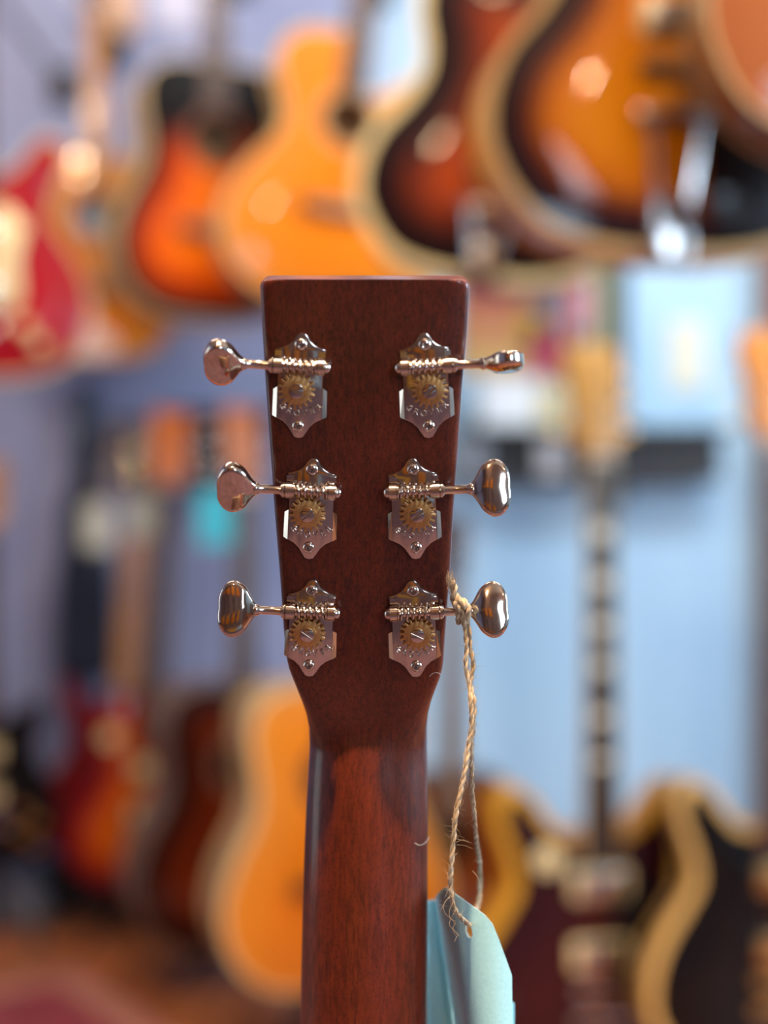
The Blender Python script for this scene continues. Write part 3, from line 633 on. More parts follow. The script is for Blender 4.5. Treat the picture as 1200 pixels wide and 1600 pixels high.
# light grey case lying at the lower left
r = empty('instrument_case', (-0.90, 3.11, 0), (0, 0, 0)); r.location.z = 0.085; tag(r, 'light grey soft case standing low at the lower left edge', 'case')
q = MB(); q.prism(catmull([(-150, 0), (110, 0), (125, 20), (118, 70), (60, 105), (-60, 118), (-150, 112), (-160, 60)], 3, True), -50, 50, 12); q.build("shell", paint("grey_nylon", '#8e98a8', 0.6), r)
q = MB(); q.tube([(-40, -62, 62), (-30, -78, 66), (20, -78, 66), (30, -62, 62)], 5, 8); q.build('handle', M_BLACKM, r)
q = MB(); q.tube([(-155, -60.5, 64), (118, -60.5, 58)], 2, 6); q.build('zip', M_STEEL, r)
r.location.z = 0.0; r.scale = (1.15, 1, 1.15)
# things on the right-hand shelf and wall
def carton(px0, px1, py0, py1, d, dep, col, label, name='carton', mat=None, bands=()):
    a, c = at(px0, py0, d), at(px1, py1, d); r = empty(name, ((a.x + c.x) / 2, d, c.z)); tag(r, label, 'box' if name == 'carton' else 'poster')
    wd, ht = (c.x - a.x) * 1000, (a.z - c.z) * 1000
    q = MB(); q.bbox((0, dep / 2, ht / 2), (wd, dep, ht), min(2.0, wd * 0.02)); q.build('box_body' if name == 'carton' else 'sheet', mat or paint('card_' + col[1:], col, 0.55, var=0.05), r, smooth=False)
    for x0, x1, z0, z1, cc in bands:
        q = MB(); q.box(((x0 + x1 - 1) * wd / 2, -0.6, (z0 + z1) * ht / 2), ((x1 - x0) * wd, 1.2, (z1 - z0) * ht)); q.build('printed_panel', paint('print_' + cc[1:], cc, 0.5, var=0.1, scale=20), r, smooth=False)
    return r
zs = at(0, 668, 3.1).z
c_ = carton(752, 838, 590, 668, 3.08, 70, '#e8eef0', 'white carton standing on the charcoal wall shelf'); c_.location.z = zs
c_ = carton(842, 884, 604, 668, 3.08, 60, '#c8c49a', 'small cream carton right of the white carton on the shelf'); c_.location.z = zs
carton(716, 884, 440, 586, 3.19, 10, '#b98a52', 'colourful poster in red, violet, ochre and pink above the white carton', 'wall_poster',
       bands=[(0.02, 0.62, 0.72, 0.98, '#8a2c34'), (0.62, 0.98, 0.70, 0.98, '#4a2860'), (0.78, 0.95, 0.56, 0.70, '#3c6c8c'), (0.03, 0.55, 0.32, 0.70, '#b4784e'), (0.56, 0.78, 0.30, 0.68, '#b89a34'), (0.03, 0.62, 0.02, 0.30, '#c8a060'), (0.64, 0.98, 0.02, 0.52, '#c05070')])
carton(722, 762, 676, 744, 3.07, 4, '#8a9098', 'grey leaflet taped to the shelf front, left one', 'leaflet'); carton(842, 880, 676, 744, 3.07, 4, '#a8acb2', 'pale grey leaflet taped to the shelf front beside the wine red guitar head', 'leaflet')
carton(1046, 1100, 500, 610, 3.192, 8, '#dcdcc8', 'cream paper notice on the blue wall at the right', 'wall_notice')
carton(166, 214, -60, 58, 3.192, 8, '#e8b894', 'peach coloured paper notice high on the wall at the upper left', 'wall_notice')
carton(240, 312, -50, 44, 3.192, 8, '#d0d0e4', 'pale lavender paper notice high on the wall left of the jumbo', 'wall_notice')
def strap(px, py0, py1, wpx, col, d, label):
    a, c = at(px, py0, d), at(px, py1, d); r = empty('guitar_strap', (a.x, d, c.z)); tag(r, label, 'strap'); ht = (a.z - c.z) * 1000; wd = wpx * d / F * 1000
    q = MB(); q.bbox((0, 0, ht / 2), (wd, 3, ht), 2); q.build('webbing', paint('webbing_' + col[1:], col, 0.8, var=0.15), r, smooth=False)
    q = MB(); q.prism([(-wd / 2, 6), (-wd * 0.3, -50), (0, -62), (wd * 0.3, -50), (wd / 2, 6)], -2.5, 2.5, 0.5); q.build('leather_end', paint('strap_leather', '#4a2c1c', 0.6), r)
    q = MB(); q.tube([(0, 3, ht - 8), (0, (Y1 - d) * 1000 + 5, ht - 4)], 4, 8); q.build('peg', M_STEEL, r)
strap(944, 392, 556, 26, '#807c3a', 3.05, 'olive green guitar strap hanging right of the pink one'); strap(906, 402, 520, 34, '#b46a70', 3.05, 'dusty pink guitar strap hanging beside the colourful poster')
# brown post at the right-hand side of the blue wall
a = at(1200, 330, 3.15); q = MB(); q.box((a.x + 0.03, 3.16, 1.4), (0.075, 0.08, 2.8)); struct(q, 'trim_1', wood('brown_post', '#6a3c2c', '#8a5642', 0.5, 0.2), smooth=False)
a = at(972, 330, 3.15); q = MB(); q.box((a.x, 3.185, 1.42), (0.03, 0.03, 1.0)); struct(q, 'shade_strip', paint('dark_blue_shade', '#2a3444', 0.5), smooth=False)  # dark strip standing in for the shadow left of the bright blue wall
# rug
t = NT('red_rug_pile'); v = t.coords((9, 9, 1)); vo = t.new('ShaderNodeTexVoronoi'); t.l.new(v, vo.inputs['Vector']); vo.inputs['Scale'].default_value = 1.6
t.set(Base_Color=t.mix(t.noise(t.coords((300, 300, 300)), 1, 2), t.ramp(vo.outputs['Distance'], [(0.15, '#a85a50'), (0.35, '#6c1a22'), (0.7, '#8a3038')]), '#7c2a30'), Roughness=0.95); t.bump(t.noise(t.coords((500, 500, 500)), 1, 2), 0.4, 0.003)
r = empty('rug', (-0.64, 1.93, 0.0), (0, 0, R(34.8))); tag(r, 'red patterned rug with a pale border on the wooden floor', 'rug')
q = MB(); q.bbox((0, 0, 0), (1000, 8, 1300), 6); o = q.build('border', paint('rug_border', '#a86a58', 0.95, var=0.2, scale=60), r); o.rotation_euler = (R(90), 0, 0); o.location = (0, 0, 0.005)
q = MB(); q.bbox((0, 0, 0), (860, 9, 1160), 4); o = q.build('pile_field', t.m, r); o.rotation_euler = (R(90), 0, 0); o.location = (0, 0, 0.0062)

# guitars on the wall behind the camera, seen only as reflections in the metal
def simple_guitar(x, z, topm):
    g = empty('wall_guitar', (x, Y0 + 0.16, z), (0, 0, R(180))); M = Matrix.Identity(4); pts = outline('dread')
    q = MB(); q.prism(pts, 0, 95, 3); q.build('body', M_SIDE_TAN, g)
    top_mesh('dread', None, 2, (0, 348, 50), Matrix.Translation((0, -1, 0))).build('top', topm, g)
    q = MB(); q.bbox((0, -7, 173), (150, 12, 26), 5); q.build('bridge', M_ROSE, g)
    q = MB(); q.prism([(-28, 404), (28, 404), (22, 860), (-22, 860)], -8, 12, 2); q.build('neck', M_ROSE, g)
    q = MB(); q.prism([(a_, b_ + 858) for a_, b_ in head_shape('slab')], -4, 10, 1); q.build('headstock', M_ROSE, g)
    q = MB(); q.tube([(0, 10, 858), (0, 155, 858)], 7, 8); q.build('hook', M_BLACKM, g)
    return g
for i, (x, z) in enumerate([(-2.1, 1.5), (-1.55, 1.5), (-1.0, 1.5), (-0.45, 1.5), (-2.1, 0.25), (-1.55, 0.25), (-1.0, 0.25), (-0.45, 0.25), (0.1, 1.5), (0.1, 0.25)]):
    o = simple_guitar(x, z, T_NAT if i % 3 else T_NAT2); tag(o, 'natural amber acoustic on the wall behind the camera, mirrored in the metal buttons', 'guitar', 'guitars mirrored in the buttons')

# unseen rug and cases added behind the camera to colour the plate reflections
r = empty('rug', (0.0, -0.65, 0.0)); tag(r, 'unseen mauve grey rug added behind the camera to tint the tuner reflections', 'rug')
q = MB(); q.bbox((0, 0, 0), (2400, 8, 3500), 6); o = q.build('reflector_pile', paint('mauve_reflector_rug', '#62484e', 0.95, var=0.25, scale=9), r); o.rotation_euler = (R(90), 0, 0); o.location = (0, 0, 0.005)
def reflector_case(x, y, yaw, col, label):
    r = empty('instrument_case', (x, y, 0.012), (0, 0, R(yaw))); tag(r, label, 'case')
    q = MB(); q.prism(catmull([(-400, -160), (-200, -175), (-40, -120), (100, -135), (180, -90), (450, -70), (450, 70), (180, 90), (100, 135), (-40, 120), (-200, 175), (-400, 160), (-450, 0)], 3, True), -55, 55, 10)
    o = q.build('shell', paint('case_' + col[1:], col, 0.45, var=0.1), r); o.rotation_euler = (R(90), 0, 0); o.location = (0, 0, 0.056)
    q = MB(); q.tube([(-60, -150, 70), (-50, -175, 70), (50, -175, 70), (60, -150, 70)], 6, 8); q.build('handle', M_BLACKM, r)
reflector_case(-0.42, -1.75, 0, '#c8963c', 'unseen honey coloured case added behind the camera for gold plate reflections')
reflector_case(0.55, -1.75, 180, '#a0b4c0', 'unseen pale blue-grey case added behind the camera for cool plate reflections')

# ------------------------------------------------------------------ the guitar in front: back of head and neck
TILT = R(14); YP = 0.5135; ZP = H + (800 - 1150) * YP / F
EU = Vector((1, 0, 0)); EV = Vector((0, -math.sin(TILT), math.cos(TILT))); EN = Vector((0, -math.cos(TILT), -math.sin(TILT)))
def on_head(px, py):       # point of the photographed frame on the plane of the head's back
    k = (800 - py) / F; v = (k * YP - (ZP - H)) / (math.cos(TILT) + k * math.sin(TILT)); d = YP - v * math.sin(TILT)
    return Vector(((px - 600) * d / F, d, ZP + v * math.cos(TILT)))
GB = Vector((0.0, 0.52, 0.0))
fg = empty('acoustic_guitar', GB); tag(fg, 'acoustic guitar seen from behind, mahogany head and neck with six nickel tuners', 'guitar')
def lerp_t(tbl, x):
    for (a, *u), (b_, *v) in zip(tbl, tbl[1:]):
        if x <= b_:
            t = 0 if b_ == a else max(0, (x - a) / (b_ - a)); return [p + (q_ - p) * t for p, q_ in zip(u, v)]
    return list(tbl[-1][1:])
EDGE = [(436.5, 420, 719), (437.5, 412, 727), (440, 408, 731), (444, 405.5, 734), (450, 404.5, 735), (520, 408.5, 731), (608, 414, 723), (700, 420.5, 717), (800, 427.5, 709.5), (900, 436, 704), (985, 442, 697), (1020, 445, 694.5), (1036, 447.5, 693.5),
        (1050, 451, 691.5), (1066, 457, 687), (1084, 464, 680.5), (1104, 471.5, 674), (1126, 478, 669.5), (1150, 482, 667.5), (1180, 483, 667.5), (1215, 481, 668), (1260, 478.5, 668), (1340, 475.5, 668), (1420, 473, 668.3), (1600, 469, 669), (1800, 464, 671), (2100, 457, 675)]
pys = [436.5, 437.5, 440, 444, 450, 480, 520, 560, 608, 650, 700, 750, 800, 850, 900, 950, 985, 1020, 1036, 1050, 1066, 1084, 1104, 1126, 1150, 1180, 1215, 1260, 1300, 1340, 1420, 1500, 1600, 1700, 1800, 1950, 2100, 2300]
NS = 44; vs = []; fs = []; front_line = []
for k, py in enumerate(pys):
    le, ri = lerp_t(EDGE, py); b1 = sstep(1030, 1215, py)
    tilt = TILT * (1 - sstep(1060, 1230, py))
    if py <= 1150: apex = on_head(600, py)
    else:
        apex = at(600, py, YP)
    apex = apex + Vector((0, 0.0022 * math.exp(-((py - 1150) / 60) ** 2), 0))     # fold between the two planes, eased
    h = 0.0150 + 0.0030 * sstep(1150, 2000, py); D = Vector((0, math.cos(tilt), math.sin(tilt)))
    nexp = 14 * (1 - b1) ** 2 + 2.15 * (1 - (1 - b1) ** 2)
    dd = apex.y + h * 0.9 * b1     # depth at which the silhouette lies
    xl, xr = (le - 600) * dd / F, (ri - 600) * dd / F; cx, hw = (xl + xr) / 2, (xr - xl) / 2
    front = apex + D * h
    for i in range(NS):
        a = math.pi * i / (NS - 1); c, s_ = math.cos(a), math.sin(a)
        x = cx + hw * math.copysign(abs(c) ** (2 / nexp), c); y = h * abs(s_) ** (2 / nexp) if s_ > 1e-9 else 0
        p = front - D * y; vs.append((x, p.y, p.z))
    front_line.append((py, cx, hw, front, D))
for k in range(len(pys) - 1):
    for i in range(NS): j = (i + 1) % NS; fs.append((k * NS + i, k * NS + j, (k + 1) * NS + j, (k + 1) * NS + i))
fs += [tuple(range(NS)), tuple((len(pys) - 1) * NS + i for i in range(NS))]
q = MB(Matrix.Translation(-GB)); q.add(vs, fs); neck = q.build('neck', M_MAHOG, fg, scale=1.0, angle=50)
# face veneer of the head, fretboard, nut (all on the far side)
def slab(sel, t0, t1, grow, name, mat, parent):
    rows = [r_ for r_ in front_line if sel(r_[0])]; V_ = []; F_ = []
    for py, cx, hw, fr_, D in rows:
        for sx, t in ((-1, t0), (1, t0), (1, t1), (-1, t1)): p = fr_ + D * t; V_.append((cx + sx * (hw + grow), p.y, p.z))
    for k in range(len(rows) - 1):
        for i in range(4): j = (i + 1) % 4; F_.append((k * 4 + i, k * 4 + j, (k + 1) * 4 + j, (k + 1) * 4 + i))
    F_ += [(0, 1, 2, 3), tuple((len(rows) - 1) * 4 + i for i in range(4))]
    m_ = MB(Matrix.Translation(-GB)); m_.add(V_, F_); return m_.build(name, mat, parent, scale=1.0, smooth=False)
slab(lambda y: 436 < y <= 1104, 0.0, 0.0016, 0.0, 'head_veneer', M_ROSE, neck)
slab(lambda y: y >= 1150, 0.0001, 0.0062, 0.0, 'fretboard', M_EBONY, fg)
nr = [r_ for r_ in front_line if r_[0] == 1126][0]; q = MB(Matrix.Translation(-GB)); q.box((nr[1], nr[3].y + 0.004, nr[3].z), (2 * nr[2] - 0.001, 0.0075, 0.005)); q.build('nut', M_BONE, fg, scale=1.0, smooth=False)
# body far below the frame (back of the guitar towards the camera)
bx = front_line[-1][1]; BM = Matrix.Translation((bx * 1000, 21, 0)) @ Matrix.Rotation(R(180), 4, 'Z')
pts = [(x * 0.94, z * 0.94) for x, z in outline('dread')]; ztop = front_line[-1][3].z * 1000; sc = (ztop + 6) / (500 * 0.94)
pts = [(x * 0.94, 32 + z * sc * 0.935) for x, z in pts]
q = MB(BM); q.prism(pts, -1, 92, 2); q.build('body', M_ROSE, fg)
q = MB(BM); q.tube([(x, 91, z) for x, z in pts], 2, 6, closed=True); q.build('back_binding', M_CREAM, fg)
q = MB(BM); q.prism([(-26, ztop - 90), (26, ztop - 90), (27, ztop + 20), (-27, ztop + 20)], 10, 92, 4); q.build('neck_heel', M_MAHOG, fg)
# a stand for it
r = empty('guitar_stand', (bx, 0.52, 0.0105)); tag(r, 'black floor stand under the foreground guitar, below the picture', 'stand')
q = MB()
for s_ in (-1, 1): q.tube([(s_ * 90, 130, 10), (s_ * 90, 40, 8), (s_ * 90, -75, 8), (s_ * 90, -78, 40)], 6, 8)
q.tube([(-90, 130, 10), (90, 130, 10)], 6, 8); q.tube([(0, 130, 10), (0, 60, 420)], 6, 8); q.build('frame', M_BLACKM, r)

# ------------------------------------------------------------------ tuning machines, built once in their own millimetres (outward = -x)
U = 1 / 4.45
def px_(pts): return [(x * U, z * U) for x, z in pts]
LET = {}
def glyph(ch):
    if ch not in LET:
        cu = bpy.data.curves.new('glyph', 'FONT'); cu.body = ch; cu.size = 1.0; cu.extrude = 0.06; cu.bevel_depth = 0.05; cu.bevel_resolution = 2; cu.align_x = 'CENTER'; cu.offset = -0.012
        o = bpy.data.objects.new('glyph', cu); COL.objects.link(o); dg = bpy.context.evaluated_depsgraph_get(); me = bpy.data.meshes.new_from_object(o.evaluated_get(dg))
        LET[ch] = ([tuple(v.co) for v in me.vertices], [tuple(p.vertices) for p in me.polygons]); bpy.data.objects.remove(o); bpy.data.meshes.remove(me)
    return LET[ch]
def button_mesh(mb):
    """lobed, slightly dished tuning button; x = outward distance (positive), z across, y thickness"""
    prof = catmull([(0, 8.5), (5, 14), (10, 22), (17, 33.5), (26, 41), (35, 44.5), (44, 43), (52, 36.5), (58, 26), (60.5, 14), (60, 0)], 3)
    ring = [(x, z) for x, z in prof] + [(x, -z) for x, z in reversed(prof[:-1])]; n = len(ring); cx = 31
    lay = [(s_, 14.5 - 4.6 * s_ * s_) for s_ in (0.0, 0.12, 0.24, 0.36, 0.48, 0.6, 0.7, 0.8, 0.87)] + [(0.925, 9.9), (0.965, 8.6), (0.99, 6.6), (1.0, 4.5)]
    V_ = []; F_ = []; rows = []
    for side in (-1, 1):
        L_ = lay if side == -1 else lay[::-1]
        for s_, th in L_:
            row = []
            for i, (x, z) in enumerate(ring):
                sc = max(s_, 0.02); taper = 0.62 + 0.38 * sstep(0, 24, cx + (x - cx) * sc)
                scal = 1.0
                V_.append((-(cx + (x - cx) * sc) * U, side * th * taper * scal * U, z * sc * U)); row.append(len(V_) - 1)
            rows.append(row)
    for a, b_ in zip(rows, rows[1:]):
        for i in range(n): j = (i + 1) % n; F_.append((a[i], b_[i], b_[j], a[j]))
    F_.append(tuple(rows[0])); F_.append(tuple(rows[-1][::-1])); mb.add(V_, F_)
def tuner(gx, gy, side, rot, shaft, theta, screw_rot, blabel=None, gscrew_slot=True):
    """gx,gy: gear centre in the frame; side -1 left, 1 right; theta: how far the button is turned about its shaft"""
    loc = on_head(gx, gy); Mx = Matrix.Scale(-1, 4, (1, 0, 0)) if side > 0 else Matrix.Identity(4)
    kk = loc.y / 0.4944 * 1.0
    r = None
    def fin(o): return o
    half = [(0, 87), (4.5, 86), (9, 82), (12.5, 75.5), (19, 69), (28, 64.5), (38.5, 62), (37, 57), (35, 50), (34.5, 20), (34.5, 6), (34.8, 2), (35.2, -44), (33, -45.3), (25, -49.5), (17, -57), (11, -67), (6.5, -73.5), (0, -75)]
    ax = 5.0     # the gear sits a little outward of the plate's axis
    P_ = [(x + ax, z) for x, z in half] + [(-x + ax, z) for x, z in reversed(half[1:-1])]
    q = MB(Mx); q.prism(px_(P_), -1.35, 0, 0.35)
    r = q.build('tuning_machine', M_PLATE, fg)
    r.location = loc - GB; r.rotation_euler = (Matrix.Rotation(TILT, 3, 'X') @ Matrix.Rotation(R(rot), 3, 'Y')).to_euler()
    def B(mb, name, mat, **k): return mb.build(name, mat, r, **k)
    # bent-down wings along both sides of the plate
    for s_ in (-1, 1):
        q = MB(Mx); x0, x1 = ax + s_ * 34.9 , ax + s_ * 41
        v_ = [(x0, -1.30, 3.5), (x1, -0.15, -1), (x1 + s_ * .6, -0.15, -41.5), (x0, -1.30, -44.2), (x0, -0.1, 3.5), (x1, 0, -1), (x1 + s_ * .6, 0, -41.5), (x0, -0.1, -44.2)]
        q.add([(a * U, b_, c * U) for a, b_, c in v_], [(0, 1, 2, 3), (4, 7, 6, 5), (0, 4, 5, 1), (1, 5, 6, 2), (2, 6, 7, 3), (3, 7, 4, 0)]); B(q, 'plate_wing', M_PLATE, smooth=False)
    # folded bearing ears round the worm
    wz = 37.5 * U; wy = -4.1
    for x0, x1 in ((-36, -23), (30, 43)):
        q = MB(Mx); q.lathe([(10.5 * U, x0 * U), (12.8 * U, (x0 + 1) * U), (12.8 * U, (x1 - 1) * U), (10.5 * U, x1 * U)], (0, wy, wz), 'x', 24)
        q.box(((x0 + x1) / 2 * U, -1.9, wz), ((x1 - x0 - 1) * U, 3.4, 21 * U)); B(q, 'bearing', M_PLATE)
        q = MB(Mx); q.box(((x0 + x1) / 2 * U, -1.0, 55 * U), ((x1 - x0 - 3) * U, 2.0, 9 * U)); B(q, 'bearing_tab', M_PLATE, smooth=False)
    # worm
    V_ = []; F_ = []; NX, NA = 130, 20; xa, xb = -21, 28; pitch = 9.4
    for i in range(NX + 1):
        x = xa + (xb - xa) * i / NX; env = 1.0 if 1.5 < i < NX - 2 else 0.75; hg = 1 - 0.10 * math.cos((x - 3.5) / 24.5 * math.pi / 2)
        for k in range(NA):
            a = 2 * math.pi * k / NA; s_ = math.cos(2 * math.pi * x / pitch - a); th = sstep(-0.35, 0.65, s_)
            rr = (7.2 + 5.6 * th * env) * hg * U; V_.append((x * U, wy + rr * math.cos(a), wz + rr * math.sin(a)))
    for i in range(NX):
        for k in range(NA): l = (k + 1) % NA; F_.append((i * NA + k, (i + 1) * NA + k, (i + 1) * NA + l, i * NA + l))
    F_ += [tuple(range(NA)), tuple(NX * NA + k for k in range(NA))]; q = MB(Mx); q.add(V_, F_)
    q.lathe([(11.5 * U, -23.5 * U), (11.5 * U, -21.2 * U)], (0, wy, wz), 'x', 20); q.lathe([(11.5 * U, 27.5 * U), (11.5 * U, 30 * U)], (0, wy, wz), 'x', 20); B(q, 'worm', M_NICKEL)
    # shaft: collars, rod to the button, domed far end
    q = MB(Mx); s0 = shaft
    q.lathe([(11 * U, -36 * U), (12.6 * U, -37.5 * U), (12.6 * U, -39.5 * U), (10.5 * U, -40.2 * U), (10.5 * U, -41.5 * U), (7.2 * U, -43 * U), (6.8 * U, -50 * U), (6.6 * U, -(s0 - 6) * U), (8.2 * U, -(s0 - 3) * U), (9.6 * U, -s0 * U), (9.2 * U, -(s0 + 3) * U), (5 * U, -(s0 + 6) * U)], (0, wy, wz), 'x', 24)
    q.lathe([(9.5 * U, 43 * U), (9.2 * U, 46 * U), (7.5 * U, 49.5 * U), (4 * U, 51.5 * U), (0.6 * U, 52 * U)], (0, wy, wz), 'x', 24); B(q, 'shaft', M_NICKEL)
    # gear
    q = MB(Mx); gp = []; NT_ = 18
    for i in range(NT_):
        for da, rr in ((-0.30, 21.8), (-0.24, 22.2), (-0.15, 28.6), (0.15, 28.6), (0.24, 22.2), (0.30, 21.8)):
            a = 2 * math.pi * (i + da) / NT_ + 0.1; gp.append((rr * math.cos(a) * U, rr * math.sin(a) * U))
    q.prism(gp, -3.7, -2.1, 0.18); gr = B(q, 'gear', M_BRASS, angle=30)
    q = MB(Mx); q.lathe([(14.5 * U, -3.7), (14 * U, -3.95), (11.6 * U, -4.0)], n=28); q.lathe([(9 * U, -2.2), (9 * U, -1.0)], n=16); B(q, 'gear_hub', M_BRASS)
    q = MB(Mx @ Matrix.Rotation(R(screw_rot), 4, 'Y')); rr = 11.4 * U
    # slotted screw head: two half discs and a sunken floor
    for s_ in (-1, 1):
        w_ = 0.16; a0 = math.asin(w_ / rr); arc = [(rr * math.cos(a0 + (math.pi - 2 * a0) * i / 14), s_ * rr * math.sin(a0 + (math.pi - 2 * a0) * i / 14)) for i in range(15)]
        q.prism(arc, -4.75, -3.9, 0.14)
    q.lathe([(rr * 0.97, -3.9), (rr * 0.97, -4.45)], n=28); B(q, 'gear_screw', M_NICKEL)
    # mounting screws with a cross recess
    for sx, sz, rs in ((4, 69, 9.6), (4, -56, 9.2)):
        q = MB(Mx); rs *= U; q.lathe([(rs, -1.3), (rs, -1.6), (rs * 0.93, -2.0), (rs * 0.72, -2.28), (rs * 0.50, -2.40), (rs * 0.46, -2.0), (0.05, -1.7)], (sx * U, 0, sz * U), n=24); ms = B(q, 'mounting_screw', M_NICKEL)
        q = MB(Mx); ang = random.uniform(0, 80)
        for k in (0, 90):
            mm = Matrix.Translation((sx * U, 0, sz * U)) @ Matrix.Rotation(R(ang + k), 4, 'Y'); q.box((0, -2.0, 0), (rs * 1.15, 0.5, 0.34), mm)
        o = B(q, 'screw_recess', M_STEEL, smooth=False)
    # raised lettering under the gear
    V_ = []; F_ = []; q = MB()
    for i, ch in enumerate('GROVER'):
        a = R(-130 + i * 16.6); rad = 40.5; cxl, czl = 6.2 * (1 if side < 0 else -1), 5.0
        px0, pz0 = cxl + rad * math.cos(a), czl + rad * math.sin(a); ro = a + math.pi / 2; vv, ff = glyph(ch); sz = 12.8
        VV = []
        for x, y, z in vv:
            lx, lz = x * sz, (y - 0.35) * sz; VV.append(((px0 + lx * math.cos(ro) - lz * math.sin(ro)) * U, -1.45 - z * 4.0, (pz0 + lx * math.sin(ro) + lz * math.cos(ro)) * U))
        q.add(VV, ff)
    B(q, 'lettering', M_NICKEL, angle=70)
    # button
    BMx = Mx @ Matrix.Translation((-s0 * U, wy, wz)) @ Matrix.Rotation(R(theta), 4, 'X')
    q = MB(BMx); button_mesh(q); B(q, 'tuning_button', M_BUTTON, angle=70)
    q = MB(BMx)
    return r
random.seed(3)
tuner(464, 608, -1, 2.8, 80, 40, 25)
tuner(481, 800, -1, 3.2, 80, 26, -40)
tuner(481, 986, -1, 2.8, 81, -16, 35)
tuner(671, 608, 1, -3.2, 82, 72, 55)
tuner(652, 800, 1, -2.6, 84, -20, 40)
tuner(652, 987, 1, -2.6, 84, -26, -28)
# string posts on the far side of the head
for gx, gy in ((464, 608), (481, 800), (481, 986), (671, 608), (652, 800), (652, 987)):
    p = on_head(gx, gy) - EN * 0.0166 - GB; q = MB(Matrix.Translation(p * 1000) @ Matrix.Rotation(TILT, 4, 'X')); q.lathe([(5, 0), (5, 1.5), (3, 2), (3, 12), (2, 13)], n=16); q.build('string_post', M_NICKEL, fg)

# ------------------------------------------------------------------ twine
def twine_mat():
    t = NT('jute_fibre'); a = t.noise(t.coords((900, 900, 200)), 1.0, 3); b_ = t.noise(t.coords((160, 160, 90)), 1.0, 3)
    t.set(Base_Color=t.mix(0.5, t.ramp(a, [(0.3, '#7c6652'), (0.5, '#b49c80'), (0.72, '#dccdb4')]), t.ramp(b_, [(0.35, '#98805f'), (0.65, '#ceb899')])), Roughness=0.9, Specular_IOR_Level=0.15); return t.m
M_TWINE = twine_mat()
tw = empty('jute_twine', at(722, 948, 0.4975)); tag(tw, 'tan jute twine knotted round the lowest right tuner shaft, holding the paper tag', 'twine'); TW0 = tw.location.copy()
def ctr(pts, k=10): return [Vector(p) for p in catmull([tuple(at(*p)) for p in pts], k)]
def plies(line, name, rad=0.00050, off=0.00038, pitch=0.0082, n=2, phase=0.0):
    out = []; L = 0
    for j in range(n):
        pts = []; L = 0; rr = []
        for i, p in enumerate(line):
            if i: L += (p - line[i - 1]).length
            t = (line[min(i + 1, len(line) - 1)] - line[max(i - 1, 0)]).normalized(); u_ = t.cross(Vector((0, 1, 0))).normalized(); v_ = t.cross(u_)
            a = 2 * math.pi * (L / pitch + j / n) + phase; pts.append(p + (u_ * math.cos(a) + v_ * math.sin(a)) * off); rr.append(rad * (1 + 0.18 * math.sin(L * 900 + j) + random.uniform(-0.1, 0.1)))
        q = MB(Matrix.Translation(-TW0)); q.tube(pts, rr, 7); q.build(name, M_TWINE, tw, scale=1.0)
ds = 0.490
sA = ctr([(724, 962, .4935), (727, 985, .4945), (729, 1012, .4945), (728, 1040, .4945), (733, 1070, .4945), (736, 1100, .492), (737, 1135, .492), (732, 1165, .492), (727, 1200, .491), (719, 1240, .490), (712, 1275, .489), (709, 1310, .489), (706, 1345, .489), (704, 1375, .490), (706, 1402, .491), (711, 1422, .494), (720, 1434, .497), (728, 1441, .5025), (732, 1445, .508)], 12)
sB = ctr([(727, 960, .4942), (733, 985, .4965), (735, 1012, .4965), (739, 1040, .4965), (735, 1070, .496), (741, 1100, .495), (739, 1135, .496), (736, 1165, .497), (737, 1200, .500), (738, 1240, .504), (741, 1275, .510), (744, 1310, .520), (749, 1345, .535), (750, 1380, .545), (748, 1410, .543), (741, 1432, .532), (735, 1443, .518), (733, 1445.5, .509)], 12)
plies(sA, 'strand'); plies(sB, 'strand', phase=1.3)
# the knot: turns round the shaft, a lump in front, and the frayed short end
SH = on_head(652, 987) + (EV * 37.5 + EN * 4.1 * 4.45) * U * 0.001 ; SHx = lambda px: (px - 600) * SH.y / F
coil = []
for i in range(74):
    a = 2 * math.pi * i / 24.0; coil.append(Vector((SHx(712) + (SHx(729) - SHx(712)) * i / 73, SH.y + 0.0030 * math.cos(a), SH.z + 0.0031 * math.sin(a))))
plies(coil, 'wound_turns', 0.00068, 0.0005, 0.0048)
kn = ctr([(729, 966, .4965), (722, 958, .4935), (713, 946, .4925), (716, 936, .4935), (725, 940, .493), (731, 952, .493), (730, 968, .494), (724, 975, .495)], 8); plies(kn, 'knot', 0.0007, 0.00055, 0.005)
kn = ctr([(728, 950, .493), (718, 938, .4925), (710, 930, .4935), (709, 940, .4945), (716, 950, .4935)], 8); plies(kn, 'knot', 0.0007, 0.00055, 0.005)
fe = ctr([(716, 944, .493), (711, 930, .493), (709, 918, .493), (706, 908, .493)], 6); plies(fe, 'short_end', 0.0008, 0.0006, 0.006)
def fibres(name, parent, origin, lines, mat, r0=0.00005):
    q = MB(Matrix.Translation(-origin))
    for ln in lines: q.tube(ln, [r0 * (1 - 0.6 * i / len(ln)) for i in range(len(ln))], 3, cap=False)
    o = q.build(name, mat, parent, scale=1.0, fix=False); o['kind'] = 'stuff'; return o
L_ = []
for i in range(46):   # frayed end
    b0 = at(709 + random.uniform(-4, 4), 925 + random.uniform(-8, 8), .493); e = at(701 + random.uniform(-5, 6), 897 + random.uniform(-8, 10), .492 + random.uniform(-.003, .003)); m = (b0 + e) / 2 + Vector((random.uniform(-.0012, .0012), random.uniform(-.0012, .0012), 0)); L_.append(catmull([tuple(b0), tuple(m), tuple(e)], 4))
fibres('frayed_fibres', tw, TW0, L_, M_TWINE, 0.00014)
L_ = []
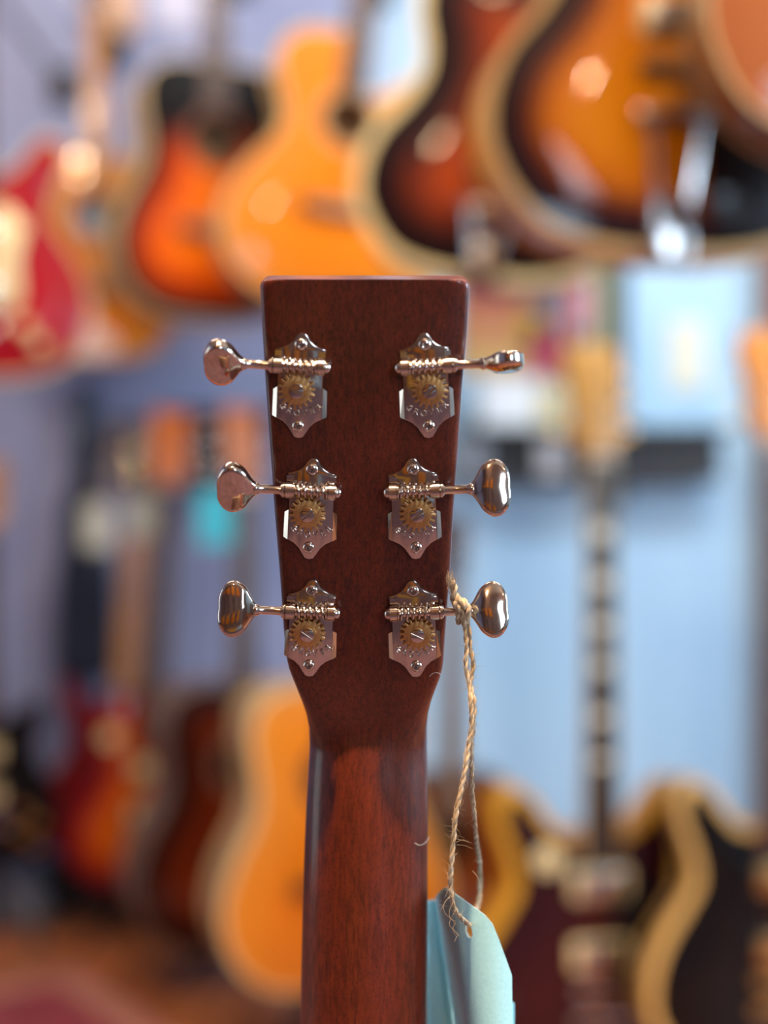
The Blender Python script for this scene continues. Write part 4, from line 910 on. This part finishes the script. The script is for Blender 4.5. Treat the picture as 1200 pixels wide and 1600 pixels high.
for line, cnt in ((sA, 210), (sB, 120), (kn, 30)):
    for i in range(cnt):
        p = random.choice(line); d_ = Vector((random.gauss(0, 1), random.gauss(0, 0.6), random.gauss(0, 1.4))).normalized(); l_ = random.uniform(.0012, .0034)
        c1 = p + d_ * l_ * .5; c2 = c1 + (d_ + Vector((random.gauss(0, .6), random.gauss(0, .6), random.gauss(0, .6)))) * l_ * .5; L_.append(catmull([tuple(p), tuple(c1), tuple(c2)], 3))
for line, cnt in ((sA, 170), (sB, 150)):      # fibres lying along the strand
    for i in range(cnt):
        a0 = random.randrange(0, len(line) - 26); n_ = random.randint(8, 24); an = random.uniform(0, 6.28); rr_ = random.uniform(.0007, .00105); pts = []
        for k in range(0, n_, 3):
            an += random.uniform(0.1, 0.5); e_ = rr_ + (.0006 * random.random() if k in (0,) or k >= n_ - 3 else 0); pts.append(tuple(line[a0 + k] + Vector((math.cos(an) * e_, math.sin(an) * e_, 0))))
        if len(pts) > 2: L_.append(catmull(pts, 2))
fibres('loose_fuzz', tw, TW0, L_, M_TWINE, 0.00005)
L_ = []
for pts in (((706, 1400), (696, 1408), (693, 1420), (698, 1430), (706, 1436), (710, 1444), (707, 1452), (712, 1462)), ((708, 1410), (702, 1424), (704, 1436), (712, 1440), (708, 1450), (714, 1458), (718, 1464)), ((707, 1405), (712, 1420), (706, 1432), (702, 1444), (708, 1452), (716, 1462)), ((704, 1398), (694, 1412), (688, 1424)), ((714, 1462), (710, 1472)),
            ((712, 1310), (722, 1313), (732, 1315), (738, 1318)), ((713, 1316), (724, 1312), (734, 1318)), ((714, 1320), (726, 1321), (738, 1326)), ((716, 1245), (724, 1252), (718, 1262)), ((724, 1210), (731, 1225), (722, 1240)), ((738, 1360), (748, 1374), (752, 1400))):
    L_.append(catmull([tuple(at(x, y, .4895)) for x, y in pts], 5))
fibres('long_fibres', tw, TW0, L_, M_TWINE, 0.00010)

# ------------------------------------------------------------------ folded paper tag
t = NT('mint_coated_card'); f = t.noise(t.coords((900, 900, 900)), 1.0, 2)
t.set(Base_Color=t.ramp(f, [(0.3, '#a8e4f0'), (0.7, '#b6eef8')]), Roughness=0.42, Coat_Weight=0.15, Coat_Roughness=0.25); M_MINT = t.m
tg_ = empty('paper_tag', at(735, 1500, .515)); tag(tg_, 'mint green folded paper tag with a punched hole hanging beside the neck', 'tag'); TG0 = tg_.location.copy()
def leaf(name, poly, hole, depth, edge_l):
    """poly in frame coordinates, depth(x,y) gives the curl"""
    P_ = [Vector(p) for p in poly]; n = len(P_)
    dense = []
    for i in range(n):
        a, c = P_[i], P_[(i + 1) % n]; m = max(1, int((c - a).length / 8))
        for j in range(m): dense.append(a + (c - a) * j / m)
    V_ = dense[:]; E_ = [(i, (i + 1) % len(dense)) for i in range(len(dense))]; hp = []
    if hole:
        hx, hy, ra, rb, ro = hole
        for i in range(22):
            a = 2 * math.pi * i / 22; u_, v_ = ra * math.cos(a), rb * math.sin(a); hp.append((hx + u_ * math.cos(ro) - v_ * math.sin(ro), hy + u_ * math.sin(ro) + v_ * math.cos(ro)))
        o_ = len(V_); V_ += [Vector(p) for p in hp]; E_ += [(o_ + i, o_ + (i + 1) % 22) for i in range(22)]
    dl = [tuple(p) for p in dense]; xs = [p.x for p in P_]; ys = [p.y for p in P_]; y = min(ys) + 4
    while y < max(ys):
        x = min(xs) + 3
        while x < max(xs):
            if inside(x, y, dl) and seg_dist(x, y, dl) > 3 and not (hp and (inside(x, y, hp) or seg_dist(x, y, hp) < 2)): V_.append(Vector((x, y)))
            x += 4
        y += 9
    rs_ = delaunay_2d_cdt(V_, E_, [], 0, 1e-4); VV, FF = rs_[0], rs_[2]
    keep = []
    for f_ in FF:
        c = sum((VV[i] for i in f_), Vector((0, 0))) / len(f_)
        if inside(c.x, c.y, dl) and not (hp and inside(c.x, c.y, hp)): keep.append(tuple(f_))
    A_ = [at(v.x, v.y, depth(v.x, v.y)) for v in VV]; nv = len(A_); cnt = {}
    for f_ in keep:
        for i in range(len(f_)): e_ = (f_[i], f_[(i + 1) % len(f_)]); cnt[e_] = 1
    rim = [e_ for e_ in cnt if (e_[1], e_[0]) not in cnt]
    fs_ = keep + [tuple(i + nv for i in f_[::-1]) for f_ in keep] + [(e_[1], e_[0], e_[0] + nv, e_[1] + nv) for e_ in rim]
    q = MB(Matrix.Translation(-TG0)); q.add(A_ + [p + Vector((0, 0.0004, 0)) for p in A_], fs_); o = q.build(name, M_MINT, tg_, scale=1.0, angle=45)
    return o
def xl_(y): return 680 + (y - 1400) * 0.155
def d_front(x, y):
    s_ = (x - xl_(y)) / (800 - xl_(y)); s_ = max(-0.05, s_)
    return 0.505 + 0.034 * math.exp(-s_ / 0.26) + 0.006 * max(0.0, s_) ** 1.5
leaf('front_leaf', [(680, 1402), (688, 1392), (696, 1387), (706, 1393), (733, 1412), (758, 1430), (770, 1444), (779, 1466), (790, 1496), (800, 1524), (801, 1600), (802, 1760), (736, 1760)], (732.5, 1455, 5.2, 11.5, R(-14)), d_front, None)
leaf('rear_leaf', [(655, 1409), (668, 1408), (676, 1406), (700, 1412), (740, 1440), (780, 1520), (800, 1566), (803.5, 1568), (804.5, 1770), (655, 1770)], (736, 1455, 7.5, 13, R(-14)), lambda x, y: 0.549 + 0.006 * sstep(640, 700, x) - 0.00014 * max(0, x - 700) - 0.004 * math.exp(-((x - 683 - (y - 1400) * 0.13) / 7) ** 2), None)
# two stray pale hairs lying on the lacquer
M_HAIR = paint('pale_lint', '#d8c8b8', 0.6)
def lint(name_lab, pts, d):
    o0 = at(pts[0][0], pts[0][1], d); q = MB(Matrix.Translation(-o0)); q.tube(catmull([tuple(at(x, y, dd)) for x, y, dd in pts], 5), 0.00010, 4); o = q.build('lint', M_HAIR, None, scale=1.0); o.location = o0; tag(o, name_lab, 'lint')
lint('pale curved lint fibre stuck on the right edge of the neck', [(648, 1317, .5172), (655, 1320.5, .5185), (663, 1318, .5215), (669, 1311, .5265), (671, 1307, .5275)], .517)
lint('fine pale lint hair on the head near its lower right corner', [(671, 1057, .5078), (676, 1052.5, .5072), (683, 1051, .5072), (689, 1054, .508)], .507)
for m in list(bpy.data.objects):
    for k in ('_head_z', '_dep'):
        if k in m: del m[k]
